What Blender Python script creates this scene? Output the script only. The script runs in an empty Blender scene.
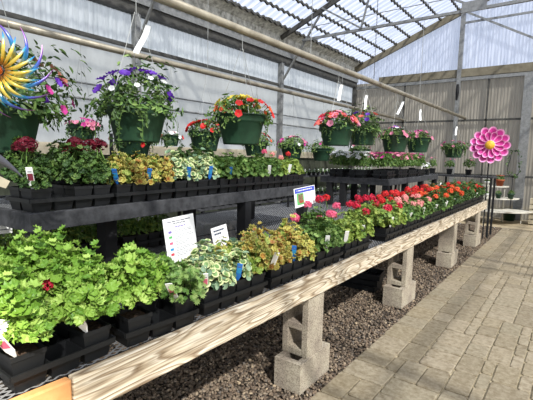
import bpy, math, random
import numpy as np
from mathutils import Vector, Matrix

rnd = random.Random(7)
R = math.radians
PI = math.pi
C = bpy.context.scene.collection

# ------------------------------------------------------------------ place
BX = -1.264          # path-side face of the bench
BZ = 0.75            # top of the bench boards
XW = -5.85           # left wall
YB = 12.2            # back wall
EAVE = 4.34
SLOPE = 0.40
TRUSS_Y = (0.0, 4.06, 8.07)
SHELF_Z = 1.19

# ------------------------------------------------------------------ materials
MATS = {}
def newmat(name):
    m = bpy.data.materials.new(name); m.use_nodes = True
    nt = m.node_tree; nt.nodes.clear()
    out = nt.nodes.new('ShaderNodeOutputMaterial')
    MATS[name] = m
    return m, nt, out
def N(nt, t, **kw):
    n = nt.nodes.new(t)
    for k, v in kw.items(): setattr(n, k, v)
    return n
def srgb(h):
    h = h.lstrip('#'); c = [int(h[i:i+2], 16)/255 for i in (0, 2, 4)]
    return tuple([(x/12.92 if x <= .04045 else ((x+.055)/1.055)**2.4) for x in c] + [1])
def ramp(nt, stops, interp='LINEAR'):
    r = N(nt, 'ShaderNodeValToRGB'); r.color_ramp.interpolation = interp
    el = r.color_ramp.elements
    while len(el) < len(stops): el.new(0.5)
    for e, (p, c) in zip(el, stops): e.position = p; e.color = srgb(c) if isinstance(c, str) else c
    return r
def principled(nt, out, rough=.6, metal=0, spec=.4):
    b = N(nt, 'ShaderNodeBsdfPrincipled')
    b.inputs['Roughness'].default_value = rough; b.inputs['Metallic'].default_value = metal
    b.inputs['Specular IOR Level'].default_value = spec
    nt.links.new(b.outputs[0], out.inputs[0]); return b
def plain(name, col, rough=.6, metal=0, spec=.4, var=None, scale=8, bump=0):
    m, nt, out = newmat(name); b = principled(nt, out, rough, metal, spec)
    if var is None: b.inputs['Base Color'].default_value = srgb(col)
    else:
        tc = N(nt, 'ShaderNodeTexCoord'); nz = N(nt, 'ShaderNodeTexNoise')
        nz.inputs['Scale'].default_value = scale; nz.inputs['Detail'].default_value = 5; nz.inputs['Roughness'].default_value = .65
        nt.links.new(tc.outputs['Object'], nz.inputs['Vector'])
        r = ramp(nt, [(.3, var), (.65, col)])
        nt.links.new(nz.outputs['Fac'], r.inputs[0]); nt.links.new(r.outputs[0], b.inputs['Base Color'])
        if bump:
            bp = N(nt, 'ShaderNodeBump'); bp.inputs['Strength'].default_value = bump; bp.inputs['Distance'].default_value = .01
            nt.links.new(nz.outputs['Fac'], bp.inputs['Height']); nt.links.new(bp.outputs[0], b.inputs['Normal'])
    return m
def island(name, stops, rough=.6, trans=0, rim=None, rimpow=(.6, .9), spec=.3, zone=None):
    """colour by mesh island (one leaf, petal or stone), optional different leaf margin"""
    m, nt, out = newmat(name); b = principled(nt, out, rough, 0, spec)
    g = N(nt, 'ShaderNodeNewGeometry'); r = ramp(nt, stops)
    nt.links.new(g.outputs['Random Per Island'], r.inputs[0]); col = r.outputs[0]
    if rim or zone:
        at = N(nt, 'ShaderNodeAttribute'); at.attribute_name = 'rim'
    if zone:
        zr = ramp(nt, [(0, (0,)*4), (zone[1]-.12, (0, 0, 0, 1)), (zone[1], (1, 1, 1, 1)), (zone[1]+.15, (0, 0, 0, 1))])
        nt.links.new(at.outputs['Fac'], zr.inputs[0])
        mx = N(nt, 'ShaderNodeMixRGB'); mx.inputs[2].default_value = srgb(zone[0])
        nt.links.new(zr.outputs[0], mx.inputs[0]); nt.links.new(col, mx.inputs[1]); col = mx.outputs[0]
    if rim:
        rr = ramp(nt, [(rimpow[0], (0, 0, 0, 1)), (rimpow[1], (1, 1, 1, 1))])
        nt.links.new(at.outputs['Fac'], rr.inputs[0])
        mx = N(nt, 'ShaderNodeMixRGB'); mx.inputs[2].default_value = srgb(rim)
        nt.links.new(rr.outputs[0], mx.inputs[0]); nt.links.new(col, mx.inputs[1]); col = mx.outputs[0]
    nt.links.new(col, b.inputs['Base Color'])
    if trans:
        t = N(nt, 'ShaderNodeBsdfTranslucent'); nt.links.new(col, t.inputs[0])
        mix = N(nt, 'ShaderNodeMixShader'); mix.inputs[0].default_value = trans
        nt.links.new(b.outputs[0], mix.inputs[1]); nt.links.new(t.outputs[0], mix.inputs[2]); nt.links.new(mix.outputs[0], out.inputs[0])
    return m

def sheet(name, c1, c2, clear, diff, scale=(1, 1, 1), clearcol=(.95, .97, 1, 1), streak=3.0):
    """corrugated or plain plastic: part clear, part translucent, part reflecting; streaky noise between two tones"""
    m, nt, out = newmat(name)
    tc = N(nt, 'ShaderNodeTexCoord'); mp = N(nt, 'ShaderNodeMapping'); mp.inputs['Scale'].default_value = scale
    nz = N(nt, 'ShaderNodeTexNoise'); nz.inputs['Scale'].default_value = streak; nz.inputs['Detail'].default_value = 6; nz.inputs['Roughness'].default_value = .7
    nt.links.new(tc.outputs['Object'], mp.inputs[0]); nt.links.new(mp.outputs[0], nz.inputs['Vector'])
    r = ramp(nt, [(.32, c1), (.62, c2)]); nt.links.new(nz.outputs['Fac'], r.inputs[0])
    tr = N(nt, 'ShaderNodeBsdfTransparent'); tr.inputs[0].default_value = clearcol
    tl = N(nt, 'ShaderNodeBsdfTranslucent'); df = N(nt, 'ShaderNodeBsdfDiffuse')
    nt.links.new(r.outputs[0], tl.inputs[0]); nt.links.new(r.outputs[0], df.inputs[0])
    m1 = N(nt, 'ShaderNodeMixShader'); m1.inputs[0].default_value = diff
    nt.links.new(tl.outputs[0], m1.inputs[1]); nt.links.new(df.outputs[0], m1.inputs[2])
    m2 = N(nt, 'ShaderNodeMixShader'); m2.inputs[0].default_value = clear
    nt.links.new(m1.outputs[0], m2.inputs[1]); nt.links.new(tr.outputs[0], m2.inputs[2]); nt.links.new(m2.outputs[0], out.inputs[0])
    return m

plain('black_plastic', '#151617', .5, spec=.35, var='#0e0f10', scale=30)
plain('black_pot', '#121314', .55, spec=.35)
plain('green_pot', '#2b4a34', .5, spec=.35, var='#1f3626', scale=9)
plain('black_paint', '#464647', .85, spec=.25, var='#262627', scale=14, bump=.2)
plain('black_leg', '#161617', .85, var='#0c0c0d', scale=20)
plain('soil', '#4a3626', .95, var='#23190f', scale=60, bump=.6)
plain('stem', '#5d7d33', .6)
plain('brown_stem', '#4d3a22', .8)
plain('galvanised', '#8b8b88', .45, metal=.35, var='#6f6f6c', scale=20)
plain('dark_steel', '#4e4c47', .6, metal=.2, var='#35342f', scale=10)
plain('pipe_metal', '#a59c88', .45, metal=.35, var='#7e7564', scale=6)
plain('gable_wood', '#776f5c', .7, var='#585140', scale=5)
plain('new_wood', '#d09a64', .6, var='#b57c48', scale=7)
plain('white_card', '#f0eee8', .6)
plain('print_grey', '#6e6e76', .7)
plain('print_dark', '#3a4256', .7)
plain('print_blue', '#3f4fb0', .6)
plain('print_violet', '#7a6aa8', .6)
plain('print_green', '#5fae63', .6)
plain('print_red', '#c8404c', .6)
plain('print_pink', '#d2607c', .6)
plain('print_cyan', '#2e8cc0', .6)
plain('print_yellow', '#d9c94c', .6)
plain('blue_tag', '#2a6fc0', .5)
plain('maroon_print', '#7a2a3a', .6)
plain('white_plastic', '#f1f0ea', .5)
plain('wire', '#9a9a94', .5, metal=.4)
plain('white_paint', '#c9c4b6', .6, var='#a39d8c', scale=9)
plain('terracotta', '#a4532f', .8, var='#8b4426', scale=12)
plain('yellow_centre', '#e8b83a', .5, var='#c98f20', scale=40)
plain('copper_ball', '#b45a38', .3, metal=.8)
plain('grey_blade', '#55555a', .4, metal=.5)
plain('cream_board', '#b9ae94', .75, var='#9b9079', scale=6)

# concrete
m, nt, out = newmat('concrete'); b = principled(nt, out, .95, spec=.15)
tc = N(nt, 'ShaderNodeTexCoord'); n1 = N(nt, 'ShaderNodeTexNoise'); n1.inputs['Scale'].default_value = 6; n1.inputs['Detail'].default_value = 3
n2 = N(nt, 'ShaderNodeTexNoise'); n2.inputs['Scale'].default_value = 120; n2.inputs['Detail'].default_value = 3
nt.links.new(tc.outputs['Object'], n1.inputs[0]); nt.links.new(tc.outputs['Object'], n2.inputs[0])
r1 = ramp(nt, [(.3, '#96897a'), (.7, '#b9ae98')]); r2 = ramp(nt, [(.35, '#6f6455'), (.55, '#ffffff')])
nt.links.new(n1.outputs[0], r1.inputs[0]); nt.links.new(n2.outputs[0], r2.inputs[0])
mx = N(nt, 'ShaderNodeMixRGB', blend_type='MULTIPLY'); mx.inputs[0].default_value = .6
nt.links.new(r1.outputs[0], mx.inputs[1]); nt.links.new(r2.outputs[0], mx.inputs[2]); nt.links.new(mx.outputs[0], b.inputs['Base Color'])
bp = N(nt, 'ShaderNodeBump'); bp.inputs['Strength'].default_value = .5; bp.inputs['Distance'].default_value = .004
nt.links.new(n2.outputs[0], bp.inputs['Height']); nt.links.new(bp.outputs[0], b.inputs['Normal'])

# weathered timber with flowing grain and knots
def timber(name, cols, seed):
    m, nt, out = newmat(name); b = principled(nt, out, .85, spec=.2)
    tc = N(nt, 'ShaderNodeTexCoord'); mp = N(nt, 'ShaderNodeMapping')
    mp.inputs['Scale'].default_value = (5, 1.0, 9); mp.inputs['Location'].default_value = (seed, seed*2, seed)
    nz = N(nt, 'ShaderNodeTexNoise'); nz.inputs['Scale'].default_value = 1.15; nz.inputs['Detail'].default_value = 1.5
    nt.links.new(tc.outputs['Object'], mp.inputs[0]); nt.links.new(mp.outputs[0], nz.inputs[0])
    mul = N(nt, 'ShaderNodeMath', operation='MULTIPLY'); mul.inputs[1].default_value = 15
    fr = N(nt, 'ShaderNodeMath', operation='FRACT')
    nt.links.new(nz.outputs[0], mul.inputs[0]); nt.links.new(mul.outputs[0], fr.inputs[0])
    r = ramp(nt, cols); nt.links.new(fr.outputs[0], r.inputs[0])
    mp2 = N(nt, 'ShaderNodeMapping'); mp2.inputs['Scale'].default_value = (60, 2.5, 60)
    n2 = N(nt, 'ShaderNodeTexNoise'); n2.inputs['Scale'].default_value = 2; n2.inputs['Detail'].default_value = 5
    nt.links.new(tc.outputs['Object'], mp2.inputs[0]); nt.links.new(mp2.outputs[0], n2.inputs[0])
    r2 = ramp(nt, [(.3, '#8a7a66'), (.6, '#ffffff')]); nt.links.new(n2.outputs[0], r2.inputs[0])
    mx = N(nt, 'ShaderNodeMixRGB', blend_type='MULTIPLY'); mx.inputs[0].default_value = .8
    nt.links.new(r.outputs[0], mx.inputs[1]); nt.links.new(r2.outputs[0], mx.inputs[2]); nt.links.new(mx.outputs[0], b.inputs['Base Color'])
    bp = N(nt, 'ShaderNodeBump'); bp.inputs['Strength'].default_value = .35; bp.inputs['Distance'].default_value = .004
    nt.links.new(n2.outputs[0], bp.inputs['Height']); nt.links.new(bp.outputs[0], b.inputs['Normal'])
timber('weathered_wood', [(0, '#e9ddc6'), (.55, '#d8c7aa'), (.78, '#9c876c'), (.9, '#b0a088'), (1, '#e4d6bd')], 1.3)

# bench mesh: black plastic lattice with real see-through openings
m, nt, out = newmat('plastic_lattice'); b = principled(nt, out, .5, spec=.5); b.inputs['Base Color'].default_value = srgb('#747474')
tc = N(nt, 'ShaderNodeTexCoord'); sp = N(nt, 'ShaderNodeSeparateXYZ'); nt.links.new(tc.outputs['Object'], sp.inputs[0])
def mth(op, a, b_=None):
    n = N(nt, 'ShaderNodeMath', operation=op)
    for i, v in enumerate((a, b_)):
        if v is None: continue
        if isinstance(v, (int, float)): n.inputs[i].default_value = v
        else: nt.links.new(v, n.inputs[i])
    return n.outputs[0]
def band(u): return mth('GREATER_THAN', mth('ABSOLUTE', mth('SUBTRACT', mth('FRACT', u), .5)), .33)
s1 = mth('ADD', mth('MULTIPLY', sp.outputs[0], 38), mth('MULTIPLY', sp.outputs[1], 22))
s2 = mth('SUBTRACT', mth('MULTIPLY', sp.outputs[0], 38), mth('MULTIPLY', sp.outputs[1], 22))
mask = mth('MAXIMUM', band(s1), band(s2))
tr = N(nt, 'ShaderNodeBsdfTransparent'); mix = N(nt, 'ShaderNodeMixShader')
nt.links.new(mask, mix.inputs[0]); nt.links.new(tr.outputs[0], mix.inputs[1]); nt.links.new(b.outputs[0], mix.inputs[2]); nt.links.new(mix.outputs[0], out.inputs[0])

# plastic sheets of the greenhouse
sheet('roof_sheet', '#9fa9c4', '#dde2f2', .40, .3, (.5, 9, .5), (.86, .91, 1, 1), 2.2)
sheet('wall_sheet', '#abadaa', '#dfe0dd', .32, .35, (4, 9, .5), (.86, .87, .87, 1), 2.0)
sheet('gable_sheet', '#b4bacd', '#e9ecf8', .3, .35, (9, 4, .5), (.85, .9, 1, 1), 2.0)
sheet('curtain_sheet', '#aaa9a2', '#c2c1ba', .30, .45, (1, 1.5, .6), (.80, .79, .76, 1), 1.2)
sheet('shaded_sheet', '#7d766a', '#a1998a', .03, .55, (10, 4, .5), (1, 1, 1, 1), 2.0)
sheet('low_screen', '#3e4238', '#5c5f50', .03, .6, (1, 3, 1), (1, 1, 1, 1), 2.0)
plain('dirty_flashing', '#e4e2d8', .9, var='#77756a', scale=10, bump=.5)

# ground
island('paver', [(0, '#8a7f6a'), (.35, '#948870'), (.7, '#9c907a'), (1, '#908670')], .9, spec=.2)
pm = MATS['paver'].node_tree
bs = [n for n in pm.nodes if n.type == 'BSDF_PRINCIPLED'][0]; rp = [n for n in pm.nodes if n.type == 'VALTORGB'][0]
tc = N(pm, 'ShaderNodeTexCoord'); nz = N(pm, 'ShaderNodeTexNoise'); nz.inputs['Scale'].default_value = 22; nz.inputs['Detail'].default_value = 7; nz.inputs['Roughness'].default_value = .7
pm.links.new(tc.outputs['Object'], nz.inputs[0]); r3 = ramp(pm, [(.3, '#a89c88'), (.62, '#ffffff')]); pm.links.new(nz.outputs[0], r3.inputs[0])
mx = N(pm, 'ShaderNodeMixRGB', blend_type='MULTIPLY'); mx.inputs[0].default_value = .8
pm.links.new(rp.outputs[0], mx.inputs[1]); pm.links.new(r3.outputs[0], mx.inputs[2]); pm.links.new(mx.outputs[0], bs.inputs['Base Color'])
bp = N(pm, 'ShaderNodeBump'); bp.inputs['Strength'].default_value = .4; bp.inputs['Distance'].default_value = .006
pm.links.new(nz.outputs[0], bp.inputs['Height']); pm.links.new(bp.outputs[0], bs.inputs['Normal'])
plain('joint_sand', '#b8aa8a', .95, var='#7d7056', scale=30)
plain('gravel_base', '#4c4236', .95, var='#2c261f', scale=40)
plain('yard_dirt', '#a8987a', .95, var='#8b7c61', scale=6)
island('gravel', [(0, '#57493c'), (.3, '#7c6a57'), (.55, '#403830'), (.75, '#92806a'), (.9, '#605850'), (1, '#a89478')], .8)

# leaves
island('leaf_bright', [(0, '#567d26'), (.4, '#739636'), (.75, '#8cab4a'), (1, '#a8bf62')], .5, .18)
island('leaf_fresh', [(0, '#4b6c2d'), (.5, '#65843d'), (1, '#899f5a')], .5, .18)
island('leaf_mid', [(0, '#345020'), (.5, '#4c6a2e'), (1, '#708544')], .5, .18)
island('leaf_deep', [(0, '#2a4122'), (.5, '#3e582a'), (1, '#5e763c')], .5, .15)
island('leaf_cream', [(0, '#577544'), (.5, '#709052'), (1, '#8aa56e')], .5, .18, rim='#cccf98', rimpow=(.55, .8))
island('leaf_bronze', [(0, '#85502a'), (.35, '#95672f'), (.6, '#a08540'), (.85, '#6e7a34'), (1, '#7a4424')], .5, .18, rim='#b0a452', rimpow=(.6, .95))
island('leaf_gold', [(0, '#909035'), (.35, '#b0aa50'), (.6, '#78903c'), (1, '#bc8535')], .5, .18, rim='#c4bc68', rimpow=(.6, .9), zone=('#855a30', .45))
island('leaf_lime', [(0, '#6a8430'), (.5, '#80943e'), (1, '#9ca654')], .5, .18, zone=('#6a7830', .5))
island('leaf_grey', [(0, '#506c50'), (.5, '#6e8868'), (1, '#8ea484')], .5, .15)
# petals
def petal(name, a, b_, centre=None):
    island(name, [(0, a), (1, b_)], .5, .3, rim=None, zone=(centre, .12) if centre else None)
petal('petal_darkred', '#520a1c', '#721226'); petal('petal_red', '#c01f26', '#e23a34'); petal('petal_orange', '#dd4a28', '#f06e3e')
petal('petal_rose', '#d64870', '#f08098'); petal('petal_salmon', '#e58a86', '#f3aaa2'); petal('petal_crimson', '#b01630', '#d42a48')
petal('petal_purple', '#5a2aa0', '#7c46c4', '#2c1050'); petal('petal_yellow', '#e0c53c', '#f0dc66', '#a8621c')
petal('petal_white', '#e9e9e4', '#fbfbf8'); petal('petal_pink', '#d8708c', '#e89ab0', '#8a2850'); petal('petal_magenta', '#b02878', '#d04a98', '#501040')
petal('petal_bronze', '#b06a56', '#c98a70', '#5a1820'); petal('petal_coral', '#e2584e', '#f07c6c', '#a02028')
island('daisy_outer', [(0, '#b02a78'), (1, '#c83c8e')], .45, rim='#ee9cc8', rimpow=(.72, .86))
# heat-tinted spinner blade: colour runs along the blade
def blade_mat(name, stops):
    m, nt, out = newmat(name); b = principled(nt, out, .3, metal=.55, spec=.6)
    at = N(nt, 'ShaderNodeAttribute'); at.attribute_name = 'rim'; r = ramp(nt, stops)
    nt.links.new(at.outputs['Fac'], r.inputs[0]); nt.links.new(r.outputs[0], b.inputs['Base Color'])
blade_mat('rainbow_blade', [(0, '#d8b848'), (.25, '#b8b050'), (.45, '#3a9ac8'), (.7, '#4a50a8'), (1, '#8a4a7a')])
blade_mat('gold_blade', [(0, '#c07a3c'), (.2, '#e8c84e'), (.7, '#e6cf62'), (.85, '#4ab0d0'), (1, '#2a6ac0')])

# ------------------------------------------------------------------ mesh builder
class MB:
    def __init__(s): s.v = []; s.f = []; s.m = []; s.a = None; s.mats = []
    def mi(s, mat):
        if mat not in s.mats: s.mats.append(mat)
        return s.mats.index(mat)
    def add(s, vs, fs, mat):
        o = len(s.v); s.v += [tuple(v) for v in vs]; k = s.mi(mat)
        for f in fs: s.f.append(tuple(i+o for i in f)); s.m.append(k)
        if s.a is not None and len(s.a) < len(s.v): s.a += [0.0]*(len(s.v)-len(s.a))
    def addr(s, vs, fs, mat, rim):
        if s.a is None: s.a = [0.0]*len(s.v)
        s.add(vs, fs, mat); s.a[-len(vs):] = rim
    def box(s, x0, x1, y0, y1, z0, z1, mat, top=1.0):
        cx, cy = (x0+x1)/2, (y0+y1)/2
        vs = [(x0, y0, z0), (x1, y0, z0), (x1, y1, z0), (x0, y1, z0)]
        vs += [(cx+(x-cx)*top, cy+(y-cy)*top, z1) for x, y, _ in vs]
        s.add(vs, [(3, 2, 1, 0), (4, 5, 6, 7), (0, 1, 5, 4), (1, 2, 6, 5), (2, 3, 7, 6), (3, 0, 4, 7)], mat)
    def tube(s, pts, r, mat, n=6, closed=False):
        pts = [Vector(p) for p in pts]; rs = r if isinstance(r, (list, tuple)) else [r]*len(pts)
        vs = []; up = None
        for i, p in enumerate(pts):
            d = (pts[min(i+1, len(pts)-1)]-pts[max(i-1, 0)]).normalized()
            if up is None:
                up = Vector((0, 0, 1)) if abs(d.z) < .9 else Vector((1, 0, 0))
            a = d.cross(up).normalized(); b_ = a.cross(d).normalized(); up = b_
            for k in range(n):
                t = 2*PI*k/n; vs.append(p+a*math.cos(t)*rs[i]+b_*math.sin(t)*rs[i])
        fs = [(i*n+k, i*n+(k+1) % n, (i+1)*n+(k+1) % n, (i+1)*n+k) for i in range(len(pts)-1) for k in range(n)]
        fs += [tuple(range(n))[::-1], tuple(range((len(pts)-1)*n, len(pts)*n))]
        s.add(vs, fs, mat)
    def lathe(s, prof, mat, n=24, c=(0, 0)):
        vs = [(c[0]+r_*math.cos(2*PI*k/n), c[1]+r_*math.sin(2*PI*k/n), z) for r_, z in prof for k in range(n)]
        fs = [(i*n+k, i*n+(k+1) % n, (i+1)*n+(k+1) % n, (i+1)*n+k) for i in range(len(prof)-1) for k in range(n)]
        s.add(vs, fs, mat)
    def bar(s, p, q, w, h, mat):
        p, q = Vector(p), Vector(q); d = (q-p).normalized()
        up = Vector((0, 0, 1)) if abs(d.z) < .95 else Vector((0, 1, 0))
        a = d.cross(up).normalized(); b_ = a.cross(d).normalized()
        vs = [e+a*sx*w/2+b_*sz*h/2 for e in (p, q) for sx, sz in ((-1, -1), (1, -1), (1, 1), (-1, 1))]
        s.add(vs, [(0, 1, 2, 3), (7, 6, 5, 4), (0, 4, 5, 1), (1, 5, 6, 2), (2, 6, 7, 3), (3, 7, 4, 0)], mat)
    def mesh(s, name, smooth=False):
        me = bpy.data.meshes.new(name); me.from_pydata(s.v, [], s.f)
        for mt in s.mats: me.materials.append(MATS[mt])
        me.polygons.foreach_set('material_index', s.m)
        if smooth: me.polygons.foreach_set('use_smooth', [True]*len(s.f))
        if s.a is not None:
            at = me.attributes.new('rim', 'FLOAT', 'POINT'); at.data.foreach_set('value', s.a)
        me.update(); return me
    def build(s, name, parent=None, loc=(0, 0, 0), rz=0, smooth=False):
        return put(name, s.mesh(name, smooth), parent, loc, rz)
def put(name, me, parent=None, loc=(0, 0, 0), rz=0):
    o = bpy.data.objects.new(name, me); C.objects.link(o); o.location = loc; o.rotation_euler = (0, 0, rz)
    if parent: o.parent = parent
    return o
def tag(o, label=None, cat=None, group=None, kind=None):
    if label: o['label'] = label
    if cat: o['category'] = cat
    if group: o['group'] = group
    if kind: o['kind'] = kind
    return o
def thing(name, label, cat, loc=(0, 0, 0), rz=0, group=None):
    o = put(name, None, None, loc, rz); return tag(o, label, cat, group)
def struct(name, mb, smooth=False):
    return tag(mb.build(name, smooth=smooth), kind='structure')
def bevel(o, w=.004, seg=2):
    m = o.modifiers.new('b', 'BEVEL'); m.width = w; m.segments = seg; m.limit_method = 'ANGLE'; return o

# ------------------------------------------------------------------ leaves and flowers
def leaf_shape(kind):
    """outline in the leaf's plane, unit radius: list of (x, y, z), first is the centre"""
    if kind == 'round':
        K = 14; pts = [(0, 0, -.12)]; rim = [0]
        for j in (0, 1):
            rr = (.55, 1.0)[j]
            for k in range(K):
                t = 2*PI*(k+.5)/K
                q = rr*(1+.20*math.cos(7*t)*j) * (1-.45*max(0, math.cos(t-PI))**6*j)
                pts.append((q*math.cos(t), q*math.sin(t), (.06, .2)[j]+(.20*math.cos(7*t) if j else .04*math.cos(7*t))-.12*abs(math.sin(t))*0+.10*math.cos(2*t)*j)); rim.append(rr)
        fs = [(0, 1+k, 1+(k+1) % K) for k in range(K)]
        fs += [(1+k, 1+K+k, 1+K+(k+1) % K, 1+(k+1) % K) for k in range(K)]
        return pts, fs, rim
    if kind == 'ruffle':
        K = 16; pts = [(0, 0, -.15)]; rim = [0]
        for j in (0, 1):
            for k in range(K):
                t = 2*PI*k/K; q = (.6, (1.05, .84)[k % 2])[j]*(1-.4*max(0, math.cos(t-PI))**8*j)
                pts.append((q*math.cos(t), q*math.sin(t), (.10*math.cos(4*t), .12+(.24, -.10)[k % 2]+.12*math.cos(3*t))[j])); rim.append((.6, 1)[j])
        fs = [(0, 1+k, 1+(k+1) % K) for k in range(K)]
        fs += [(1+k, 1+K+k, 1+K+(k+1) % K, 1+(k+1) % K) for k in range(K)]
        return pts, fs, rim
    if kind == 'oval':
        pts = [(-1, 0, 0), (-.35, .34, .1), (.35, .36, .08), (1, 0, -.15), (.35, -.36, .08), (-.35, -.34, .1), (0, 0, -.05)]
        return pts, [(6, 0, 5), (6, 5, 4), (6, 4, 3), (6, 3, 2), (6, 2, 1), (6, 1, 0)], [1, 1, 1, 1, 1, 1, 0]
    if kind == 'frill':   # deeply cut leaf
        K = 10; pts = [(0, 0, -.1)]; rim = [0]
        for k in range(K*2):
            t = PI*k/K; q = 1.0 if k % 2 == 0 else .55
            pts.append((q*math.cos(t), q*math.sin(t), .22*(k % 4 == 0)+.05)); rim.append(q)
        return pts, [(0, 1+k, 1+(k+1) % (2*K)) for k in range(2*K)], rim

def frame(n, r):
    n = n.normalized(); a = n.orthogonal().normalized(); a.rotate(Matrix.Rotation(r, 3, n)); return a, n.cross(a), n

def foliage(seed, n, rx, h, leaf, kind, mat, base=0.0, skirt=0.0, inner=.45, mats2=None, stems=7, trail=0, trail_len=.2, up=.5, low=-.05, jit=.55):
    """dome of leaves over the origin; skirt lets the outer ones hang below the rim"""
    q = random.Random(seed); mb = MB(); mb.a = []
    pts, fs, rim = leaf_shape(kind)
    def leafat(p, nrm, sz, mt):
        a, b_, c = frame(nrm, q.uniform(0, 2*PI))
        mb.addr([p+a*x*sz+b_*y*sz+c*z*sz for x, y, z in pts], fs, mt, rim)
    lumps = [(q.uniform(0, 2*PI), q.uniform(.0, 1.3), q.uniform(.68, 1.3)) for _ in range(11)]
    for i in range(n):
        th = q.uniform(0, 2*PI); el = math.asin(q.uniform(low, 1))
        rad = q.uniform(inner, 1)**.5
        k = 1.0
        for a0, e0, s0 in lumps:
            d = math.cos(th-a0)*math.cos(el)*math.cos(e0)+math.sin(el)*math.sin(e0)
            if d > .8: k *= s0
        p = Vector((rx*rad*k*math.cos(th)*math.cos(el), rx*rad*k*math.sin(th)*math.cos(el), base+h*rad*k*math.sin(el)))
        if skirt: p.z -= skirt*math.cos(el)**3*q.random()
        nrm = Vector((p.x/rx, p.y/rx, up+max(0, (p.z-base)/h)))+Vector((q.gauss(0, jit), q.gauss(0, jit), q.gauss(0, jit*.6)))
        mt = mat if not mats2 or q.random() > mats2[1] else mats2[0]
        leafat(p, nrm, leaf*q.uniform(.6, 1.15), mt)
    for i in range(trail):
        th = q.uniform(0, 2*PI); L = trail_len*q.uniform(.4, 1); x0 = rx*.62
        pp = []
        for k in range(9):
            t = k/8; r_ = x0+.07*math.sin(t*PI*.6); pp.append(Vector((r_*math.cos(th), r_*math.sin(th), base-.01-L*t+.03*math.sin(t*PI))))
            leafat(pp[-1]+Vector((q.gauss(0, .01), q.gauss(0, .01), 0)), Vector((math.cos(th), math.sin(th), .3)), leaf*.8, mat)
        mb.tube(pp, .002, 'stem', 3)
    for i in range(stems):
        th = q.uniform(0, 2*PI); r_ = rx*q.uniform(.2, .7)
        mb.tube([(r_*.15*math.cos(th), r_*.15*math.sin(th), base-.03), (r_*.6*math.cos(th), r_*.6*math.sin(th), base+h*.35), (r_*math.cos(th), r_*math.sin(th), base+h*.7)], [.004, .003, .002], 'stem', 4)
    return mb.mesh('foliage')

def geranium_head(mat, r=.036, n=34, seed=1, stem=.1):
    q = random.Random(seed); mb = MB(); mb.a = []
    for i in range(n):
        z = 1-1.5*(i+.5)/n; th = i*2.39996+q.uniform(-.2, .2); s_ = math.sqrt(max(0, 1-z*z))
        nrm = Vector((s_*math.cos(th), s_*math.sin(th), z)); p = nrm*r*q.uniform(.8, 1.05)
        a, b_, c = frame(nrm+Vector((q.gauss(0, .2), q.gauss(0, .2), q.gauss(0, .2))), q.uniform(0, 6))
        sz = r*.36
        vs = [p]; rim = [0]
        for k in range(10):
            t = PI*k/5; g = 1.0 if k % 2 == 0 else .62
            vs.append(p+(a*math.cos(t)+b_*math.sin(t))*sz*g+c*sz*.15*(k % 2)); rim.append(1)
        mb.addr(vs, [(0, 1+k, 1+(k+1) % 10) for k in range(10)], mat, rim)
    mb.tube([(0, 0, -.3*r), (.004, 0, -stem*.5), (0, .004, -stem)], .0022, 'stem', 4)
    return mb.mesh('flower_head')
def petunia(mat, r=.032, seed=1, lobes=5):
    mb = MB(); mb.a = []; K = lobes*4
    vs = [(0, 0, -r*.55)]; rim = [0]
    for rr, zz in ((.3, -.18), (1, .12)):
        for k in range(K):
            t = 2*PI*k/K; g = rr*(1+.09*math.cos(lobes*t)) if rr == 1 else rr
            vs.append((r*g*math.cos(t), r*g*math.sin(t), r*(zz+(.1*math.cos(lobes*t*2) if rr == 1 else 0)))); rim.append(rr)
    fs = [(0, 1+k, 1+(k+1) % K) for k in range(K)]+[(1+k, 1+K+k, 1+K+(k+1) % K, 1+(k+1) % K) for k in range(K)]
    mb.addr(vs, fs, mat, rim)
    mb.tube([(0, 0, -r*.4), (0, 0, -r*1.6)], [r*.14, r*.08], 'stem', 5)
    return mb.mesh('bloom', True)

# ------------------------------------------------------------------ pots, trays, tags
def square_pot_mesh(t=.108, b_=.080, h=.115):
    mb = MB(); mt = 'black_pot'; w = .0025
    def ring(half, z): return [(-half, -half, z), (half, -half, z), (half, half, z), (-half, half, z)]
    prof = [(b_/2, 0), (t/2-.003, h-.016), (t/2, h-.016), (t/2, h), (t/2-w*1.6, h), (b_/2-w, .004)]
    vs = []
    for a, z in prof: vs += ring(a, z)
    fs = [(i*4+k, i*4+(k+1) % 4, (i+1)*4+(k+1) % 4, (i+1)*4+k) for i in range(len(prof)-1) for k in range(4)]
    fs += [(3, 2, 1, 0), (20, 21, 22, 23)]
    mb.add(vs, fs, mt); return mb.mesh('pot')
def soil_mesh(half, z, round_=False):
    mb = MB(); q = random.Random(3); K = 8
    if round_:
        mb.lathe([(.001, z+.012), (half*.5, z+.008), (half, z)], 'soil', 18)
    else:
        vs = [(-half+2*half*i/K, -half+2*half*j/K, z+q.uniform(-.002, .005)) for j in range(K+1) for i in range(K+1)]
        mb.add(vs, [(j*(K+1)+i, j*(K+1)+i+1, (j+1)*(K+1)+i+1, (j+1)*(K+1)+i) for j in range(K) for i in range(K)], 'soil')
    return mb.mesh('soil')
def tag_mesh(body, pic, w=.024, h=.075, tip=True):
    mb = MB(); t = .0012
    mb.box(-w/2, w/2, -t, t, .02, h+.02, body)
    mb.add([(-w/2, -t, .02), (w/2, -t, .02), (0, -t, -.02), (-w/2, t, .02), (w/2, t, .02), (0, t, -.02)], [(0, 2, 1), (3, 4, 5), (0, 3, 5, 2), (1, 2, 5, 4)], body)
    if pic:
        pc = MB(); pc.box(-w*.4, w*.4, -t-.0008, -t, .035, .035+h*.42, pic)
        pc.box(-w*.3, w*.3, -t-.0008, -t, .035+h*.52, .035+h*.56, 'print_grey')
        return mb.mesh('plant_tag'), pc.mesh('picture')
    return mb.mesh('plant_tag'), None
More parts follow.
